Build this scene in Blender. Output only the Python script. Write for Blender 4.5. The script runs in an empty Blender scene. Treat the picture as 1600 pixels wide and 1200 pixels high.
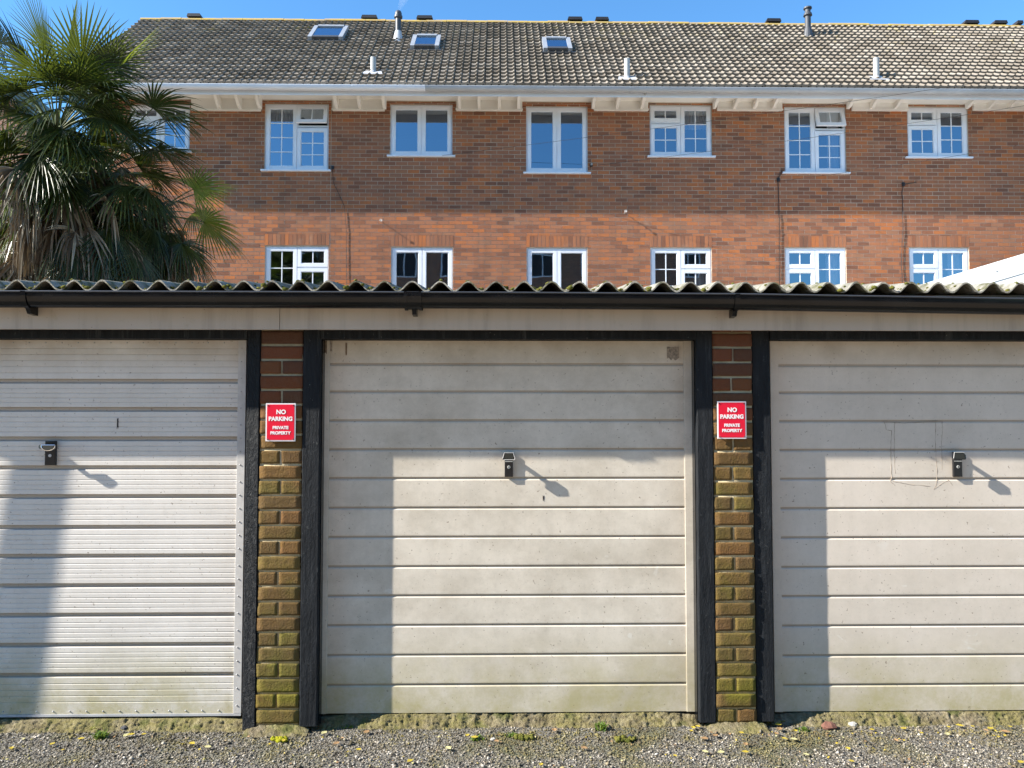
import bpy, bmesh, math, random
import numpy as np
from mathutils import Vector, Matrix, noise as mnoise

R = math.radians
scene = bpy.context.scene
COL = scene.collection
random.seed(7)
rng = np.random.default_rng(7)

# ------------------------------------------------------------------ camera
F_PX, YAW, PITCH = 1202.0, 0.0165, R(2.35)
CAM = Vector((0.0, -3.9, 1.57))
cam_data = bpy.data.cameras.new("camera")
cam_data.sensor_width = 36.0
cam_data.lens = F_PX / 1600.0 * 36.0
cam_data.clip_end = 2000.0
cam = bpy.data.objects.new("camera", cam_data)
cam.location = CAM
cam.rotation_euler = (math.pi / 2 + PITCH, 0, -YAW)
COL.objects.link(cam)
scene.camera = cam

# ------------------------------------------------------------------ sky and sun
SUN = Vector((-4.1, -1.0, 2.82)).normalized()        # direction towards the sun
SUN_EL = math.asin(SUN.z)
SUN_AZ = math.atan2(SUN.x, SUN.y)                    # clockwise from +Y
world = bpy.data.worlds.new("World")
scene.world = world
world.use_nodes = True
wn = world.node_tree.nodes
bg = wn["Background"]
sky = wn.new("ShaderNodeTexSky")
sky.sky_type = 'NISHITA'
sky.sun_disc = False
sky.sun_elevation = SUN_EL
sky.sun_rotation = SUN_AZ % (2 * math.pi)
sky.air_density = 1.0
sky.dust_density = 0.0
sky.ozone_density = 1.6
tint = wn.new("ShaderNodeMix"); tint.data_type = 'RGBA'; tint.blend_type = 'MULTIPLY'; tint.inputs[0].default_value = 1.0
tint.inputs[7].default_value = (0.52, 0.90, 1.14, 1)          # a clear, deep blue winter sky
world.node_tree.links.new(sky.outputs[0], tint.inputs[6]); world.node_tree.links.new(tint.outputs[2], bg.inputs[0])
bg.inputs[1].default_value = 0.1
sl = bpy.data.lights.new("sun", 'SUN')
sl.energy = 5.0
sl.angle = R(0.5)
sl.color = (1.0, 0.95, 0.86)
sun = bpy.data.objects.new("sun", sl)
sun.rotation_euler = SUN.to_track_quat('Z', 'Y').to_euler()
sun.location = (-20, -5, 20)
COL.objects.link(sun)
scene.view_settings.view_transform = 'Standard'
scene.view_settings.look = 'None'
scene.view_settings.exposure = 1.4
scene.view_settings.gamma = 1.0

# ------------------------------------------------------------------ pixel of the photo (1600x1200) -> point on a plane
_fw = Vector((math.sin(YAW) * math.cos(PITCH), math.cos(YAW) * math.cos(PITCH), math.sin(PITCH)))
_rt = Vector((math.cos(YAW), -math.sin(YAW), 0))
_up = _rt.cross(_fw)
def ray(px, py):
    return _fw + _rt * ((px - 800) / F_PX) + _up * ((600 - py) / F_PX)
def at(px, py, Y):
    d = ray(px, py); t = (Y - CAM.y) / d.y
    return CAM + d * t
def gat(px, py, z=0.0):
    d = ray(px, py); t = (z - CAM.z) / d.z
    return CAM + d * t

# ------------------------------------------------------------------ material helper
class Mat:
    def __init__(s, name, rough=0.6, spec=0.5, metallic=0.0):
        s.m = bpy.data.materials.new(name); s.m.use_nodes = True
        s.nt = s.m.node_tree; s.n = s.nt.nodes
        s.b = s.n["Principled BSDF"]
        s.b.inputs["Roughness"].default_value = rough
        s.b.inputs["Specular IOR Level"].default_value = spec
        s.b.inputs["Metallic"].default_value = metallic
        s.geo = s.n.new("ShaderNodeNewGeometry")
        s.pos = s.geo.outputs["Position"]
        s.island = s.geo.outputs["Random Per Island"]
    def put(s, sock, v):
        if isinstance(v, bpy.types.NodeSocket): s.nt.links.new(v, sock)
        else:
            if hasattr(sock.default_value, "__len__") and not isinstance(v, (int, float)):
                v = tuple(v) + (1.0,) * (len(sock.default_value) - len(v))
            sock.default_value = v
    def map(s, scale=(1, 1, 1), loc=(0, 0, 0)):
        n = s.n.new("ShaderNodeMapping"); s.put(n.inputs[0], s.pos)
        n.inputs["Scale"].default_value = scale; n.inputs["Location"].default_value = loc
        return n.outputs[0]
    def noise(s, scale, detail=4, rough=0.55, vec=None, dist=0.0, col=False):
        n = s.n.new("ShaderNodeTexNoise"); s.put(n.inputs["Vector"], vec if vec is not None else s.pos)
        n.inputs["Scale"].default_value = scale; n.inputs["Detail"].default_value = detail
        n.inputs["Roughness"].default_value = rough; n.inputs["Distortion"].default_value = dist
        return n.outputs[1 if col else 0]
    def voro(s, scale, vec=None, feature='F1'):
        n = s.n.new("ShaderNodeTexVoronoi"); n.feature = feature
        s.put(n.inputs["Vector"], vec if vec is not None else s.pos); n.inputs["Scale"].default_value = scale
        return n.outputs[0]
    def ramp(s, fac, stops, interp='LINEAR'):
        n = s.n.new("ShaderNodeValToRGB"); s.put(n.inputs[0], fac)
        e = n.color_ramp.elements; n.color_ramp.interpolation = interp
        while len(e) < len(stops): e.new(0.5)
        for i, (p, c) in enumerate(stops):
            if isinstance(c, (int, float)): c = (c, c, c)
            e[i].position = p; e[i].color = (*c, 1)
        return n.outputs[0]
    def mix(s, fac, a, b, mode='MIX'):
        n = s.n.new("ShaderNodeMix"); n.data_type = 'RGBA'; n.blend_type = mode
        s.put(n.inputs[0], fac); s.put(n.inputs[6], a); s.put(n.inputs[7], b)
        return n.outputs[2]
    def math(s, op, a, b=0.5, c=None, clamp=False):
        n = s.n.new("ShaderNodeMath"); n.operation = op; n.use_clamp = clamp
        s.put(n.inputs[0], a); s.put(n.inputs[1], b)
        if c is not None: s.put(n.inputs[2], c)
        return n.outputs[0]
    def sep(s):
        n = s.n.new("ShaderNodeSeparateXYZ"); s.put(n.inputs[0], s.pos); return n.outputs
    def rng(s, v, a, b, c=0.0, d=1.0):
        n = s.n.new("ShaderNodeMapRange"); s.put(n.inputs[0], v)
        for i, x in enumerate((a, b, c, d)): n.inputs[i + 1].default_value = x
        n.clamp = True
        return n.outputs[0]
    def bump(s, h, strength=0.3, dist=0.01):
        n = s.n.new("ShaderNodeBump"); s.put(n.inputs["Height"], h)
        n.inputs["Strength"].default_value = strength; n.inputs["Distance"].default_value = dist
        s.nt.links.new(n.outputs[0], s.b.inputs["Normal"])
    def base(s, v): s.put(s.b.inputs["Base Color"], v); return s
    def rough(s, v): s.put(s.b.inputs["Roughness"], v); return s

MT = {}
def simple(name, col, rough=0.6, var=0.12, scale=8.0, spec=0.5, bump=0.0, bscale=60.0, metallic=0.0):
    m = Mat(name, rough, spec, metallic)
    n = m.noise(scale, 5)
    lo = tuple(c * (1 - var) for c in col); hi = tuple(min(1, c * (1 + var)) for c in col)
    m.base(m.ramp(n, [(0.3, lo), (0.7, hi)]))
    if bump: m.bump(m.noise(bscale, 4), bump, 0.004)
    MT[name] = m.m
    return m.m

# terrace brick, one colour per brick
m = Mat("terrace_brick", 0.9, 0.2)
c = m.ramp(m.island, [(0.0, (.15, .072, .052)), (.16, (.25, .105, .062)), (.34, (.32, .14, .082)), (.5, (.37, .17, .10)),
                      (.66, (.42, .165, .075)), (.80, (.50, .165, .045)), (.9, (.34, .18, .115)), (1.0, (.23, .105, .07))])
big = m.noise(0.35, 3)
c = m.mix(m.rng(big, .35, .7, 0, .4), c, (.30, .135, .075))
c = m.mix(m.rng(m.noise(18, 5), .25, .8, 0, .5), c, (.22, .13, .10))
c = m.mix(m.rng(m.noise(2.2, 6, .7), .62, .74, 0, .35), c, (.46, .38, .32))
c = m.mix(m.rng(m.noise(3, 5, .6, m.map((2.2, 1, .16))), .5, .7, 0, .38), c, (.13, .085, .065))
c = m.mix(1.0, c, (1.02, .91, .78), 'MULTIPLY')
m.base(c); m.bump(m.noise(90, 4), 0.5, 0.004); MT["terrace_brick"] = m.m
m = Mat("terrace_mortar", 0.95, 0.1)
m.base(m.ramp(m.noise(3.0, 5), [(.3, (.40, .325, .245)), (.7, (.54, .46, .36))])); MT["terrace_mortar"] = m.m
# garage pier brick: red brown with algae growing over the lower courses
m = Mat("pier_brick", 0.9, 0.2)
c = m.ramp(m.island, [(0, (.075, .030, .016)), (.25, (.14, .045, .02)), (.5, (.15, .06, .024)), (.75, (.085, .042, .026)), (1, (.18, .055, .024))])
z = m.sep()[2]
alg = m.math('MULTIPLY', m.rng(z, 1.7, 1.2, 0.0, 1.0), m.rng(m.noise(2.6, 4), .28, .5, 0.5, 1.0))
isl2 = m.rng(m.math('FRACT', m.math('MULTIPLY', m.island, 7.31)), 0, 1, .45, 1.1)
alg = m.math('MULTIPLY', alg, isl2, clamp=True)
acol = m.ramp(m.noise(5, 3), [(.35, (.165, .11, .03)), (.6, (.125, .102, .022)), (.75, (.135, .125, .018))])
c = m.mix(alg, c, acol)
c = m.mix(m.rng(m.noise(45, 6, .7), .35, .8, 0, .45), c, (.12, .075, .05))
low = m.math('MULTIPLY', m.rng(z, .32, .18, 0, 1), m.rng(z, .1, .16, 0, 1))
c = m.mix(m.math('MULTIPLY', low, m.rng(m.noise(7, 3), .35, .55, 0, .8)), c, (.16, .14, .018))
m.base(c); m.bump(m.mix(.5, m.noise(120, 5, .7), m.noise(30, 4)), 1.0, 0.009); MT["pier_brick"] = m.m
m = Mat("pier_mortar", 0.95, 0.1)
m.base(m.ramp(m.noise(14, 5), [(.3, (.36, .29, .17)), (.7, (.52, .43, .27))])); m.bump(m.noise(80, 4), .7, .006); MT["pier_mortar"] = m.m

# pressed steel door paint with grime
def door_mat(name, col, warm, grime=0.5, xoff=0.0):
    m = Mat(name, 0.42, 0.4)
    x, y, z = m.sep()
    c = m.mix(m.rng(m.noise(2.6, 9, .74, m.map((1, 1, 1.2), (xoff, 0, 0))), .40, .66, 0, grime), col, warm)
    streak = m.noise(9, 5, .6, m.map((1.5, 1, .12), (xoff, 0, 0)))
    c = m.mix(m.rng(streak, .45, .75, 0, .35 * grime + .05), c, tuple(v * .72 for v in col))
    c = m.mix(m.rng(m.noise(26, 6, .75), .55, .75, 0, .25 * grime + .06), c, tuple(v * .6 for v in warm))
    wipe = m.noise(5, 4, .6, m.map((1, 1, 1), (3 + xoff, 0, 0)), dist=1.5)
    c = m.mix(m.math('MULTIPLY', m.rng(wipe, .66, .7, 0, .4), m.rng(z, 1.3, .5, 0, 1)), c, (.74, .72, .67))
    foot = m.math('MULTIPLY', m.rng(z, .48, .04, 0, 1), m.rng(m.noise(4.5, 9, .75), .36, .62, .12, 1))
    c = m.mix(m.math('MULTIPLY', foot, .85), c, (.37, .32, .13))
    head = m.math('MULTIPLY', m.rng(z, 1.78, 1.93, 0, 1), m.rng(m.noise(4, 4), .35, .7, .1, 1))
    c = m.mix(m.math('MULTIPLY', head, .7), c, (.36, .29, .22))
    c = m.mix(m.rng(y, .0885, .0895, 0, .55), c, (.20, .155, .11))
    fine = m.noise(60, 6, .8)
    c = m.mix(m.rng(fine, .5, .8, 0, .22 * grime + .05), c, (.30, .26, .21))
    spk = m.rng(m.noise(75, 2, .5), .70, .74, 0, .7)
    c = m.mix(spk, c, (.2, .15, .11))
    m.base(c); m.rough(m.rng(m.noise(6, 4), .3, .7, .34, .55))
    m.bump(m.noise(2.6, 3), .25, .008)
    MT[name] = m.m
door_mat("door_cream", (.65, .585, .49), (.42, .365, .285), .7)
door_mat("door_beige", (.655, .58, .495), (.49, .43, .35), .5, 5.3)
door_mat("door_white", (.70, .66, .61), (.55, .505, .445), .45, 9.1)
simple("steel_grey", (.45, .45, .46), .4, .15, 12)
simple("galv_edge", (.55, .53, .505), .4, .1, 20)
# black painted timber, peeling
m = Mat("black_timber", .65, .18)
g = m.noise(14, 6, .7, m.map((3, 3, .35)))
fl = m.noise(38, 6, .75, m.map((1.6, 1, .8)))
c = m.ramp(g, [(.3, (.006, .007, .009)), (.6, (.015, .017, .02)), (.8, (.04, .043, .047))])
c = m.mix(m.rng(m.noise(5, 7, .75, m.map((2.5, 2, .22), (3, 0, 1))), .56, .7, 0, .6), c, (.085, .09, .09))
c = m.mix(m.rng(fl, .64, .69, 0, .7), c, (.2, .2, .18))
m.base(c); m.bump(m.mix(.5, g, fl), .9, .012); MT["black_timber"] = m.m
m = Mat("black_timber_flaking", .6, .25)
g = m.noise(14, 6, .7, m.map((3, 3, .35)))
fl = m.noise(30, 5, .75, m.map((1.6, 1, .7)), dist=1.2)
c = m.ramp(g, [(.3, (.006, .007, .009)), (.65, (.017, .019, .023))])
c = m.mix(m.rng(fl, .63, .68, 0, .55), c, (.15, .155, .15))
m.base(c); m.bump(fl, 1.0, .03); MT["black_timber_flaking"] = m.m
m = Mat("fascia_paint", .5, .4)
c = m.ramp(m.noise(2.5, 4), [(.3, (.43, .37, .305)), (.7, (.48, .415, .345))])
c = m.mix(m.rng(m.noise(7, 6, .65, m.map((1.6, 1, .14))), .5, .72, 0, .5), c, (.25, .21, .165))
c = m.mix(m.rng(m.noise(90, 2), .72, .75, 0, .8), c, (.09, .075, .06))
c = m.mix(m.rng(m.noise(12, 5, .7), .6, .75, 0, .3), c, (.27, .24, .15))
m.base(c); m.bump(m.noise(8, 4), .15, .004); MT["fascia_paint"] = m.m
m = Mat("black_plastic", .22, .28)
m.base(m.ramp(m.noise(6, 4), [(.3, (.003, .0035, .0045)), (.7, (.008, .0085, .010))])); m.rough(m.rng(m.noise(9, 5), .3, .7, .12, .28)); MT["black_plastic"] = m.m
simple("handle_black", (.012, .012, .014), .3, .2)
simple("chrome", (.75, .75, .76), .18, .05, metallic=1.0)
simple("badge_olive", (.022, .022, .017), .5, .1)
# cement roof sheet with lichen and moss
m = Mat("cement_sheet", .95, .1)
c = m.ramp(m.noise(6, 6, .7), [(.25, (.10, .094, .075)), (.5, (.27, .255, .215)), (.75, (.44, .42, .37))])
c = m.mix(m.rng(m.noise(11, 5, .7), .5, .62, 0, .75), c, (.085, .085, .03))
m.base(c); m.bump(m.noise(60, 6, .7), 1.0, .012); MT["cement_sheet"] = m.m
m = Mat("moss", 1.0, .05)
m.base(m.ramp(m.noise(35, 5), [(.3, (.045, .055, .012)), (.55, (.13, .13, .03)), (.75, (.22, .19, .05))])); m.bump(m.noise(160, 3), 1, .01); MT["moss"] = m.m
m = Mat("moss_bright", 1.0, .05)
m.base(m.ramp(m.noise(60, 4), [(.3, (.16, .19, .01)), (.7, (.42, .38, .03))])); m.bump(m.noise(220, 3), 1, .01); MT["moss_bright"] = m.m
# concrete threshold with algae
m = Mat("threshold_concrete", .95, .1)
c = m.ramp(m.noise(20, 7, .75), [(.3, (.075, .06, .04)), (.5, (.19, .155, .105)), (.72, (.38, .33, .24))])
nz = m.sep
up = m.n.new("ShaderNodeSeparateXYZ"); m.put(up.inputs[0], m.geo.outputs["Normal"])
mossf = m.math('MULTIPLY', m.rng(m.noise(4.5, 4), .36, .55, 0.1, .9), m.rng(up.outputs[2], .1, .8, .35, 1))
c = m.mix(m.math('MULTIPLY', mossf, .62), c, (.20, .18, .045))
c = m.mix(m.rng(m.noise(9, 5), .56, .66, 0, .8), c, (.09, .10, .03))
m.base(c); m.bump(m.noise(110, 6, .7), 1, .012); MT["threshold_concrete"] = m.m
# ground
m = Mat("ground_mat", .95, .15)
c = m.ramp(m.noise(55, 6, .7), [(.3, (.045, .042, .036)), (.5, (.12, .112, .098)), (.7, (.24, .23, .205))])
c = m.mix(m.rng(m.noise(2.2, 4), .5, .64, 0, .6), c, (.07, .075, .03))
m.base(c); m.bump(m.voro(70), .8, .012); MT["ground_mat"] = m.m
m = Mat("pebble", .8, .3)
c = m.ramp(m.island, [(0, (.035, .029, .022)), (.25, (.085, .072, .056)), (.5, (.17, .148, .118)), (.7, (.26, .232, .19)), (.84, (.38, .345, .295)), (.92, (.54, .50, .44)), (.96, (.30, .22, .13)), (1, (.28, .26, .08))])
dirt = m.math('ADD', m.rng(m.noise(2.3, 5, .6), .47, .62, 0, .75), m.math('MULTIPLY', m.rng(m.sep()[1], -.34, -.03, 0, .8), m.rng(m.noise(7, 5, .6), .35, .6)), clamp=True)
c = m.mix(dirt, c, m.ramp(m.noise(9, 4), [(.4, (.085, .07, .042)), (.65, (.19, .16, .06))]))
m.base(c); MT["pebble"] = m.m
# roof tile
m = Mat("roof_tile", .95, .1)
c = m.ramp(m.island, [(0, (.165, .139, .11)), (.4, (.205, .176, .142)), (.75, (.24, .208, .17)), (1, (.285, .25, .207))])
z = m.sep()[2]
c = m.mix(m.rng(m.noise(9, 6, .7), .5, .7, 0, .35), c, (.14, .122, .10))
lich = m.math('MULTIPLY', m.rng(m.noise(3.0, 6, .75), .58, .68, 0, .5), m.rng(z, 8.6, 9.9, .2, 1))
c = m.mix(lich, c, (.42, .33, .10))
m.base(c); m.bump(m.noise(50, 4), .4, .006); MT["roof_tile"] = m.m
m = Mat("ridge_tile", .95, .1)
c = m.ramp(m.noise(2.4, 6, .7), [(.3, (.30, .25, .19)), (.48, (.43, .30, .12)), (.62, (.46, .33, .08)), (.75, (.42, .38, .30))])
m.base(c); MT["ridge_tile"] = m.m
simple("upvc_white", (.74, .76, .80), .3, .04, 3)
simple("upvc_cream", (.82, .785, .72), .5, .06, 2)
simple("fascia_white", (.72, .74, .78), .35, .06, 1.5)
simple("gutter_grey", (.40, .41, .42), .45, .12, 2)
simple("gutter_white", (.72, .74, .78), .35, .05, 2)
simple("interior_dark", (.06, .058, .055), .9, .2, 1)
simple("curtain_white", (.62, .62, .64), .9, .05, 6)
simple("cable_black", (.015, .014, .014), .6, .1)
simple("flue_grey", (.05, .053, .06), .5, .15, 6)
simple("lead_grey", (.42, .42, .43), .7, .15, 9)
simple("vent_pale", (.36, .36, .345), .6, .1, 9)
simple("dark_vent", (.022, .019, .02), .6, .2)
simple("skylight_frame", (.27, .285, .31), .45, .1, 9)
simple("skylight_dark", (.05, .052, .056), .5, .1, 9)
simple("sign_red", (.68, .008, .035), .32, .03, 3)
simple("sign_white", (.80, .78, .78), .35, .02, 3)
simple("shed_white", (.80, .79, .76), .4, .02, 2)
simple("pole_wood", (.16, .11, .075), .85, .3, 12, bump=.5)
def glass_mat(name, refl, tint):
    m = bpy.data.materials.new(name); m.use_nodes = True
    nt = m.node_tree; n = nt.nodes; n.remove(n["Principled BSDF"])
    tr = n.new("ShaderNodeBsdfTransparent"); tr.inputs[0].default_value = (*tint, 1)
    gl = n.new("ShaderNodeBsdfGlossy"); gl.inputs["Roughness"].default_value = 0.015
    gl.inputs[0].default_value = (.72, .86, 1, 1)
    nz = n.new("ShaderNodeTexNoise"); nz.inputs["Scale"].default_value = 1.7; nz.inputs["Detail"].default_value = 1
    ge = n.new("ShaderNodeNewGeometry"); nt.links.new(ge.outputs["Position"], nz.inputs["Vector"])
    bp = n.new("ShaderNodeBump"); bp.inputs["Strength"].default_value = .05; bp.inputs["Distance"].default_value = .02
    nt.links.new(nz.outputs[0], bp.inputs["Height"]); nt.links.new(bp.outputs[0], gl.inputs["Normal"])
    fr = n.new("ShaderNodeLayerWeight"); fr.inputs[0].default_value = .25
    mp = n.new("ShaderNodeMapRange"); nt.links.new(fr.outputs[1], mp.inputs[0])
    mp.inputs[3].default_value = refl; mp.inputs[4].default_value = .95
    mx = n.new("ShaderNodeMixShader"); nt.links.new(mp.outputs[0], mx.inputs[0])
    nt.links.new(tr.outputs[0], mx.inputs[1]); nt.links.new(gl.outputs[0], mx.inputs[2])
    nt.links.new(mx.outputs[0], n["Material Output"].inputs[0])
    MT[name] = m
glass_mat("window_glass", .28, (.55, .58, .6))
def leaf_mat(name, stops, trans, tcol, rough=.38):
    m = Mat(name, rough, .35)
    c = m.ramp(m.island, stops)
    c = m.mix(m.rng(m.noise(7, 4), .4, .7, 0, .4), c, tuple(v * .6 for v in stops[0][1]))
    m.base(c)
    t = m.n.new("ShaderNodeBsdfTranslucent"); t.inputs[0].default_value = (*tcol, 1)
    mx = m.n.new("ShaderNodeMixShader"); mx.inputs[0].default_value = trans
    m.nt.links.new(m.b.outputs[0], mx.inputs[1]); m.nt.links.new(t.outputs[0], mx.inputs[2])
    m.nt.links.new(mx.outputs[0], m.n["Material Output"].inputs[0])
    MT[name] = m.m
leaf_mat("palm_green", [(0, (.014, .022, .006)), (.5, (.027, .041, .010)), (1, (.055, .072, .018))], .16, (.17, .22, .025), .33)
leaf_mat("palm_young", [(0, (.07, .11, .015)), (1, (.13, .17, .03))], .3, (.35, .42, .04), .35)
leaf_mat("palm_dead", [(0, (.09, .06, .035)), (.5, (.24, .18, .12)), (1, (.44, .37, .28))], .12, (.25, .17, .08), .6)
simple("palm_fibre", (.07, .042, .025), .95, .5, 22, bump=1, bscale=70)
simple("petiole", (.10, .12, .04), .5, .3, 9)
leaf_mat("leaf_yellow", [(0, (.42, .31, .03)), (1, (.54, .43, .07))], .2, (.5, .4, .02), .5)
leaf_mat("leaf_pale", [(0, (.50, .46, .20)), (1, (.58, .55, .30))], .2, (.5, .4, .1), .5)
leaf_mat("leaf_brown", [(0, (.26, .15, .07)), (1, (.38, .24, .12))], .1, (.3, .15, .05), .6)
leaf_mat("weed_green", [(0, (.07, .13, .02)), (1, (.14, .2, .03))], .25, (.25, .35, .03), .5)

# ------------------------------------------------------------------ mesh helpers
def wloc(o):
    v = Vector((0, 0, 0))
    while o is not None:
        v += o.location; o = o.parent
    return v
class MB:
    def __init__(s): s.v = []; s.f = []; s.mi = []; s.k = 0
    def quad(s, *p):
        i = len(s.v); s.v += [tuple(q) for q in p]; s.f.append(tuple(range(i, i + len(p)))); s.mi.append(s.k)
    def box(s, x0, x1, y0, y1, z0, z1):
        i = len(s.v)
        s.v += [(x0, y0, z0), (x1, y0, z0), (x1, y1, z0), (x0, y1, z0), (x0, y0, z1), (x1, y0, z1), (x1, y1, z1), (x0, y1, z1)]
        for q in ((0, 3, 2, 1), (4, 5, 6, 7), (0, 1, 5, 4), (1, 2, 6, 5), (2, 3, 7, 6), (3, 0, 4, 7)):
            s.f.append(tuple(i + a for a in q)); s.mi.append(s.k)
    def prism(s, poly, axis, a, b):
        """poly in the two other axes (x: (y,z); y: (x,z); z: (x,y))"""
        def mk(t, p):
            return {'x': (t, p[0], p[1]), 'y': (p[0], t, p[1]), 'z': (p[0], p[1], t)}[axis]
        i = len(s.v); n = len(poly)
        s.v += [mk(a, p) for p in poly] + [mk(b, p) for p in poly]
        s.f.append(tuple(i + j for j in range(n))[::-1]); s.mi.append(s.k)
        s.f.append(tuple(i + n + j for j in range(n))); s.mi.append(s.k)
        for j in range(n):
            s.f.append((i + j, i + (j + 1) % n, i + n + (j + 1) % n, i + n + j)); s.mi.append(s.k)
    def sweep(s, prof, x0, x1, nx=1, jit=None):
        """open profile [(y,z)] swept along x"""
        i = len(s.v); n = len(prof)
        for a in range(nx + 1):
            x = x0 + (x1 - x0) * a / nx
            for (y, z) in prof: s.v.append((x, y, z))
        for a in range(nx):
            for j in range(n - 1):
                s.f.append((i + a * n + j, i + (a + 1) * n + j, i + (a + 1) * n + j + 1, i + a * n + j + 1)); s.mi.append(s.k)
    def tube(s, pts, r, seg=8, caps=True):
        pts = [Vector(p) for p in pts]; i = len(s.v); n = len(pts)
        rr = r if isinstance(r, (list, tuple)) else [r] * n
        prev = None
        for k, p in enumerate(pts):
            t = (pts[min(k + 1, n - 1)] - pts[max(k - 1, 0)]).normalized()
            if prev is None:
                a = t.orthogonal().normalized()
            else:
                a = (prev - t * prev.dot(t)).normalized()
            prev = a; b = t.cross(a)
            for j in range(seg):
                w = 2 * math.pi * j / seg
                s.v.append(tuple(p + (a * math.cos(w) + b * math.sin(w)) * rr[k]))
        for k in range(n - 1):
            for j in range(seg):
                s.f.append((i + k * seg + j, i + k * seg + (j + 1) % seg, i + (k + 1) * seg + (j + 1) % seg, i + (k + 1) * seg + j)); s.mi.append(s.k)
        if caps:
            s.f.append(tuple(i + j for j in range(seg))[::-1]); s.mi.append(s.k)
            s.f.append(tuple(i + (n - 1) * seg + j for j in range(seg))); s.mi.append(s.k)
    def build(s, name, mats, parent=None, smooth=False, bevel=0.0):
        if isinstance(mats, str): mats = [mats]
        off = wloc(parent)
        V = np.array(s.v, dtype=float)
        c = (V.min(0) + V.max(0)) / 2
        me = bpy.data.meshes.new(name)
        me.from_pydata([tuple(q) for q in (V - c)], [], s.f)
        for mm in mats: me.materials.append(MT[mm])
        me.polygons.foreach_set("material_index", s.mi)
        if smooth:
            me.polygons.foreach_set("use_smooth", [True] * len(s.f))
        me.update()
        o = bpy.data.objects.new(name, me); COL.objects.link(o)
        o.location = Vector(c) - off
        if parent: o.parent = parent
        if bevel:
            bm = bmesh.new(); bm.from_mesh(me)
            bmesh.ops.bevel(bm, geom=bm.edges[:], offset=bevel, segments=2, affect='EDGES', profile=.7)
            bm.to_mesh(me); bm.free()
        return o
def tag(o, label=None, cat=None, group=None, kind=None):
    if label: o["label"] = label
    if cat: o["category"] = cat
    if group: o["group"] = group
    if kind: o["kind"] = kind
    return o
def empty(name, loc, label, cat, group=None):
    o = bpy.data.objects.new(name, None); o.empty_display_size = .2
    o.location = loc; COL.objects.link(o)
    return tag(o, label, cat, group)
def nz(x, y=0.0, z=0.0): return mnoise.noise(Vector((x, y, z)))
def fbm(x, y=0.0, z=0.0):
    return nz(x, y, z) + .5 * nz(2.1 * x, 2.1 * y, 2.1 * z + 3) + .25 * nz(4.3 * x, 4.3 * y, 4.3 * z + 7)

# ================================================================== THE SETTING: ground
g = MB(); g.quad((-600, -600, 0), (600, -600, 0), (600, 600, 0), (-600, 600, 0))
tag(g.build("ground", "ground_mat"), kind="structure")
m = Mat("lane_bounce_mat", .95, .15)
c = m.ramp(m.noise(1.4, 7, .7), [(.3, (.37, .28, .19)), (.7, (.48, .375, .265))])
m.base(c); m.bump(m.noise(60, 5), .6, .01); MT["lane_bounce_mat"] = m.m
g = MB(); g.quad((-45, -13.5, .004), (45, -13.5, .004), (45, -1.9, .004), (-45, -1.9, .004))  # unseen stretch of lane, added pale and warm to bounce sunlight onto the doors
tag(g.build("lane", "lane_bounce_mat"), kind="structure")
m = Mat("bounce_ground_mat", .9, .2)
c = m.ramp(m.noise(2.0, 6, .65), [(.3, (.50, .45, .38)), (.7, (.62, .565, .49))])
m.base(c); MT["bounce_ground_mat"] = m.m
g = MB(); g.quad((-9, 5.3, .004), (16, 5.3, .004), (16, 10.49, .004), (-9, 10.49, .004))  # unseen pale sheet added behind the garages to bounce light up to the soffit
tag(g.build("bounce_ground", "bounce_ground_mat"), kind="structure")

# gravel: loose stones over the lane in front of the garages
def pebbles(n, x0, x1, y0, y1, rmin, rmax):
    base = np.array([(1, 0, 0), (-1, 0, 0), (0, 1, 0), (0, -1, 0), (0, 0, 1), (0, 0, -1)], float)
    fc = np.array([(0, 2, 4), (2, 1, 4), (1, 3, 4), (3, 0, 4), (2, 0, 5), (1, 2, 5), (3, 1, 5), (0, 3, 5)])
    c = np.stack([rng.uniform(x0, x1, n), rng.uniform(y0, y1, n), np.zeros(n)], 1)
    r = rmin + (rmax - rmin) * rng.random(n) ** 2.2
    c[:, 2] = r * rng.uniform(-.1, .55, n)
    v = base[None] * (1 + rng.uniform(-.38, .38, (n, 6, 1))) + rng.uniform(-.3, .3, (n, 6, 3))
    v *= np.stack([np.ones(n), rng.uniform(.6, 1, n), rng.uniform(.45, .8, n)], 1)[:, None, :]
    th = rng.uniform(0, 6.283, n); cs, sn = np.cos(th)[:, None], np.sin(th)[:, None]
    x = v[:, :, 0] * cs - v[:, :, 1] * sn; y = v[:, :, 0] * sn + v[:, :, 1] * cs
    v = np.stack([x, y, v[:, :, 2]], 2) * r[:, None, None] + c[:, None, :]
    f = fc[None] + (np.arange(n) * 6)[:, None, None]
    return v.reshape(-1, 3), f.reshape(-1, 3)
vs, fs = [], []
k = 0
for a in ((78000, -3.4, 3.6, -.82, .06, .0026, .0078), (16000, -4.6, 4.6, -1.9, -.8, .004, .011), (1500, -3.4, 3.6, -.85, 0.0, .009, .014)):
    v, f = pebbles(*a); vs.append(v); fs.append(f + k); k += len(v)
V = np.concatenate(vs); Fc = np.concatenate(fs)
me = bpy.data.meshes.new("gravel"); me.vertices.add(len(V)); me.vertices.foreach_set("co", V.ravel())
me.loops.add(Fc.size); me.loops.foreach_set("vertex_index", Fc.ravel().astype(np.int32))
me.polygons.add(len(Fc)); me.polygons.foreach_set("loop_start", np.arange(0, Fc.size, 3, dtype=np.int32))
me.update(calc_edges=True); me.validate(); me.materials.append(MT["pebble"])
o = bpy.data.objects.new("gravel", me); COL.objects.link(o)
tag(o, "loose grey gravel scattered over the lane before the garages", "gravel", kind="stuff")

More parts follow.
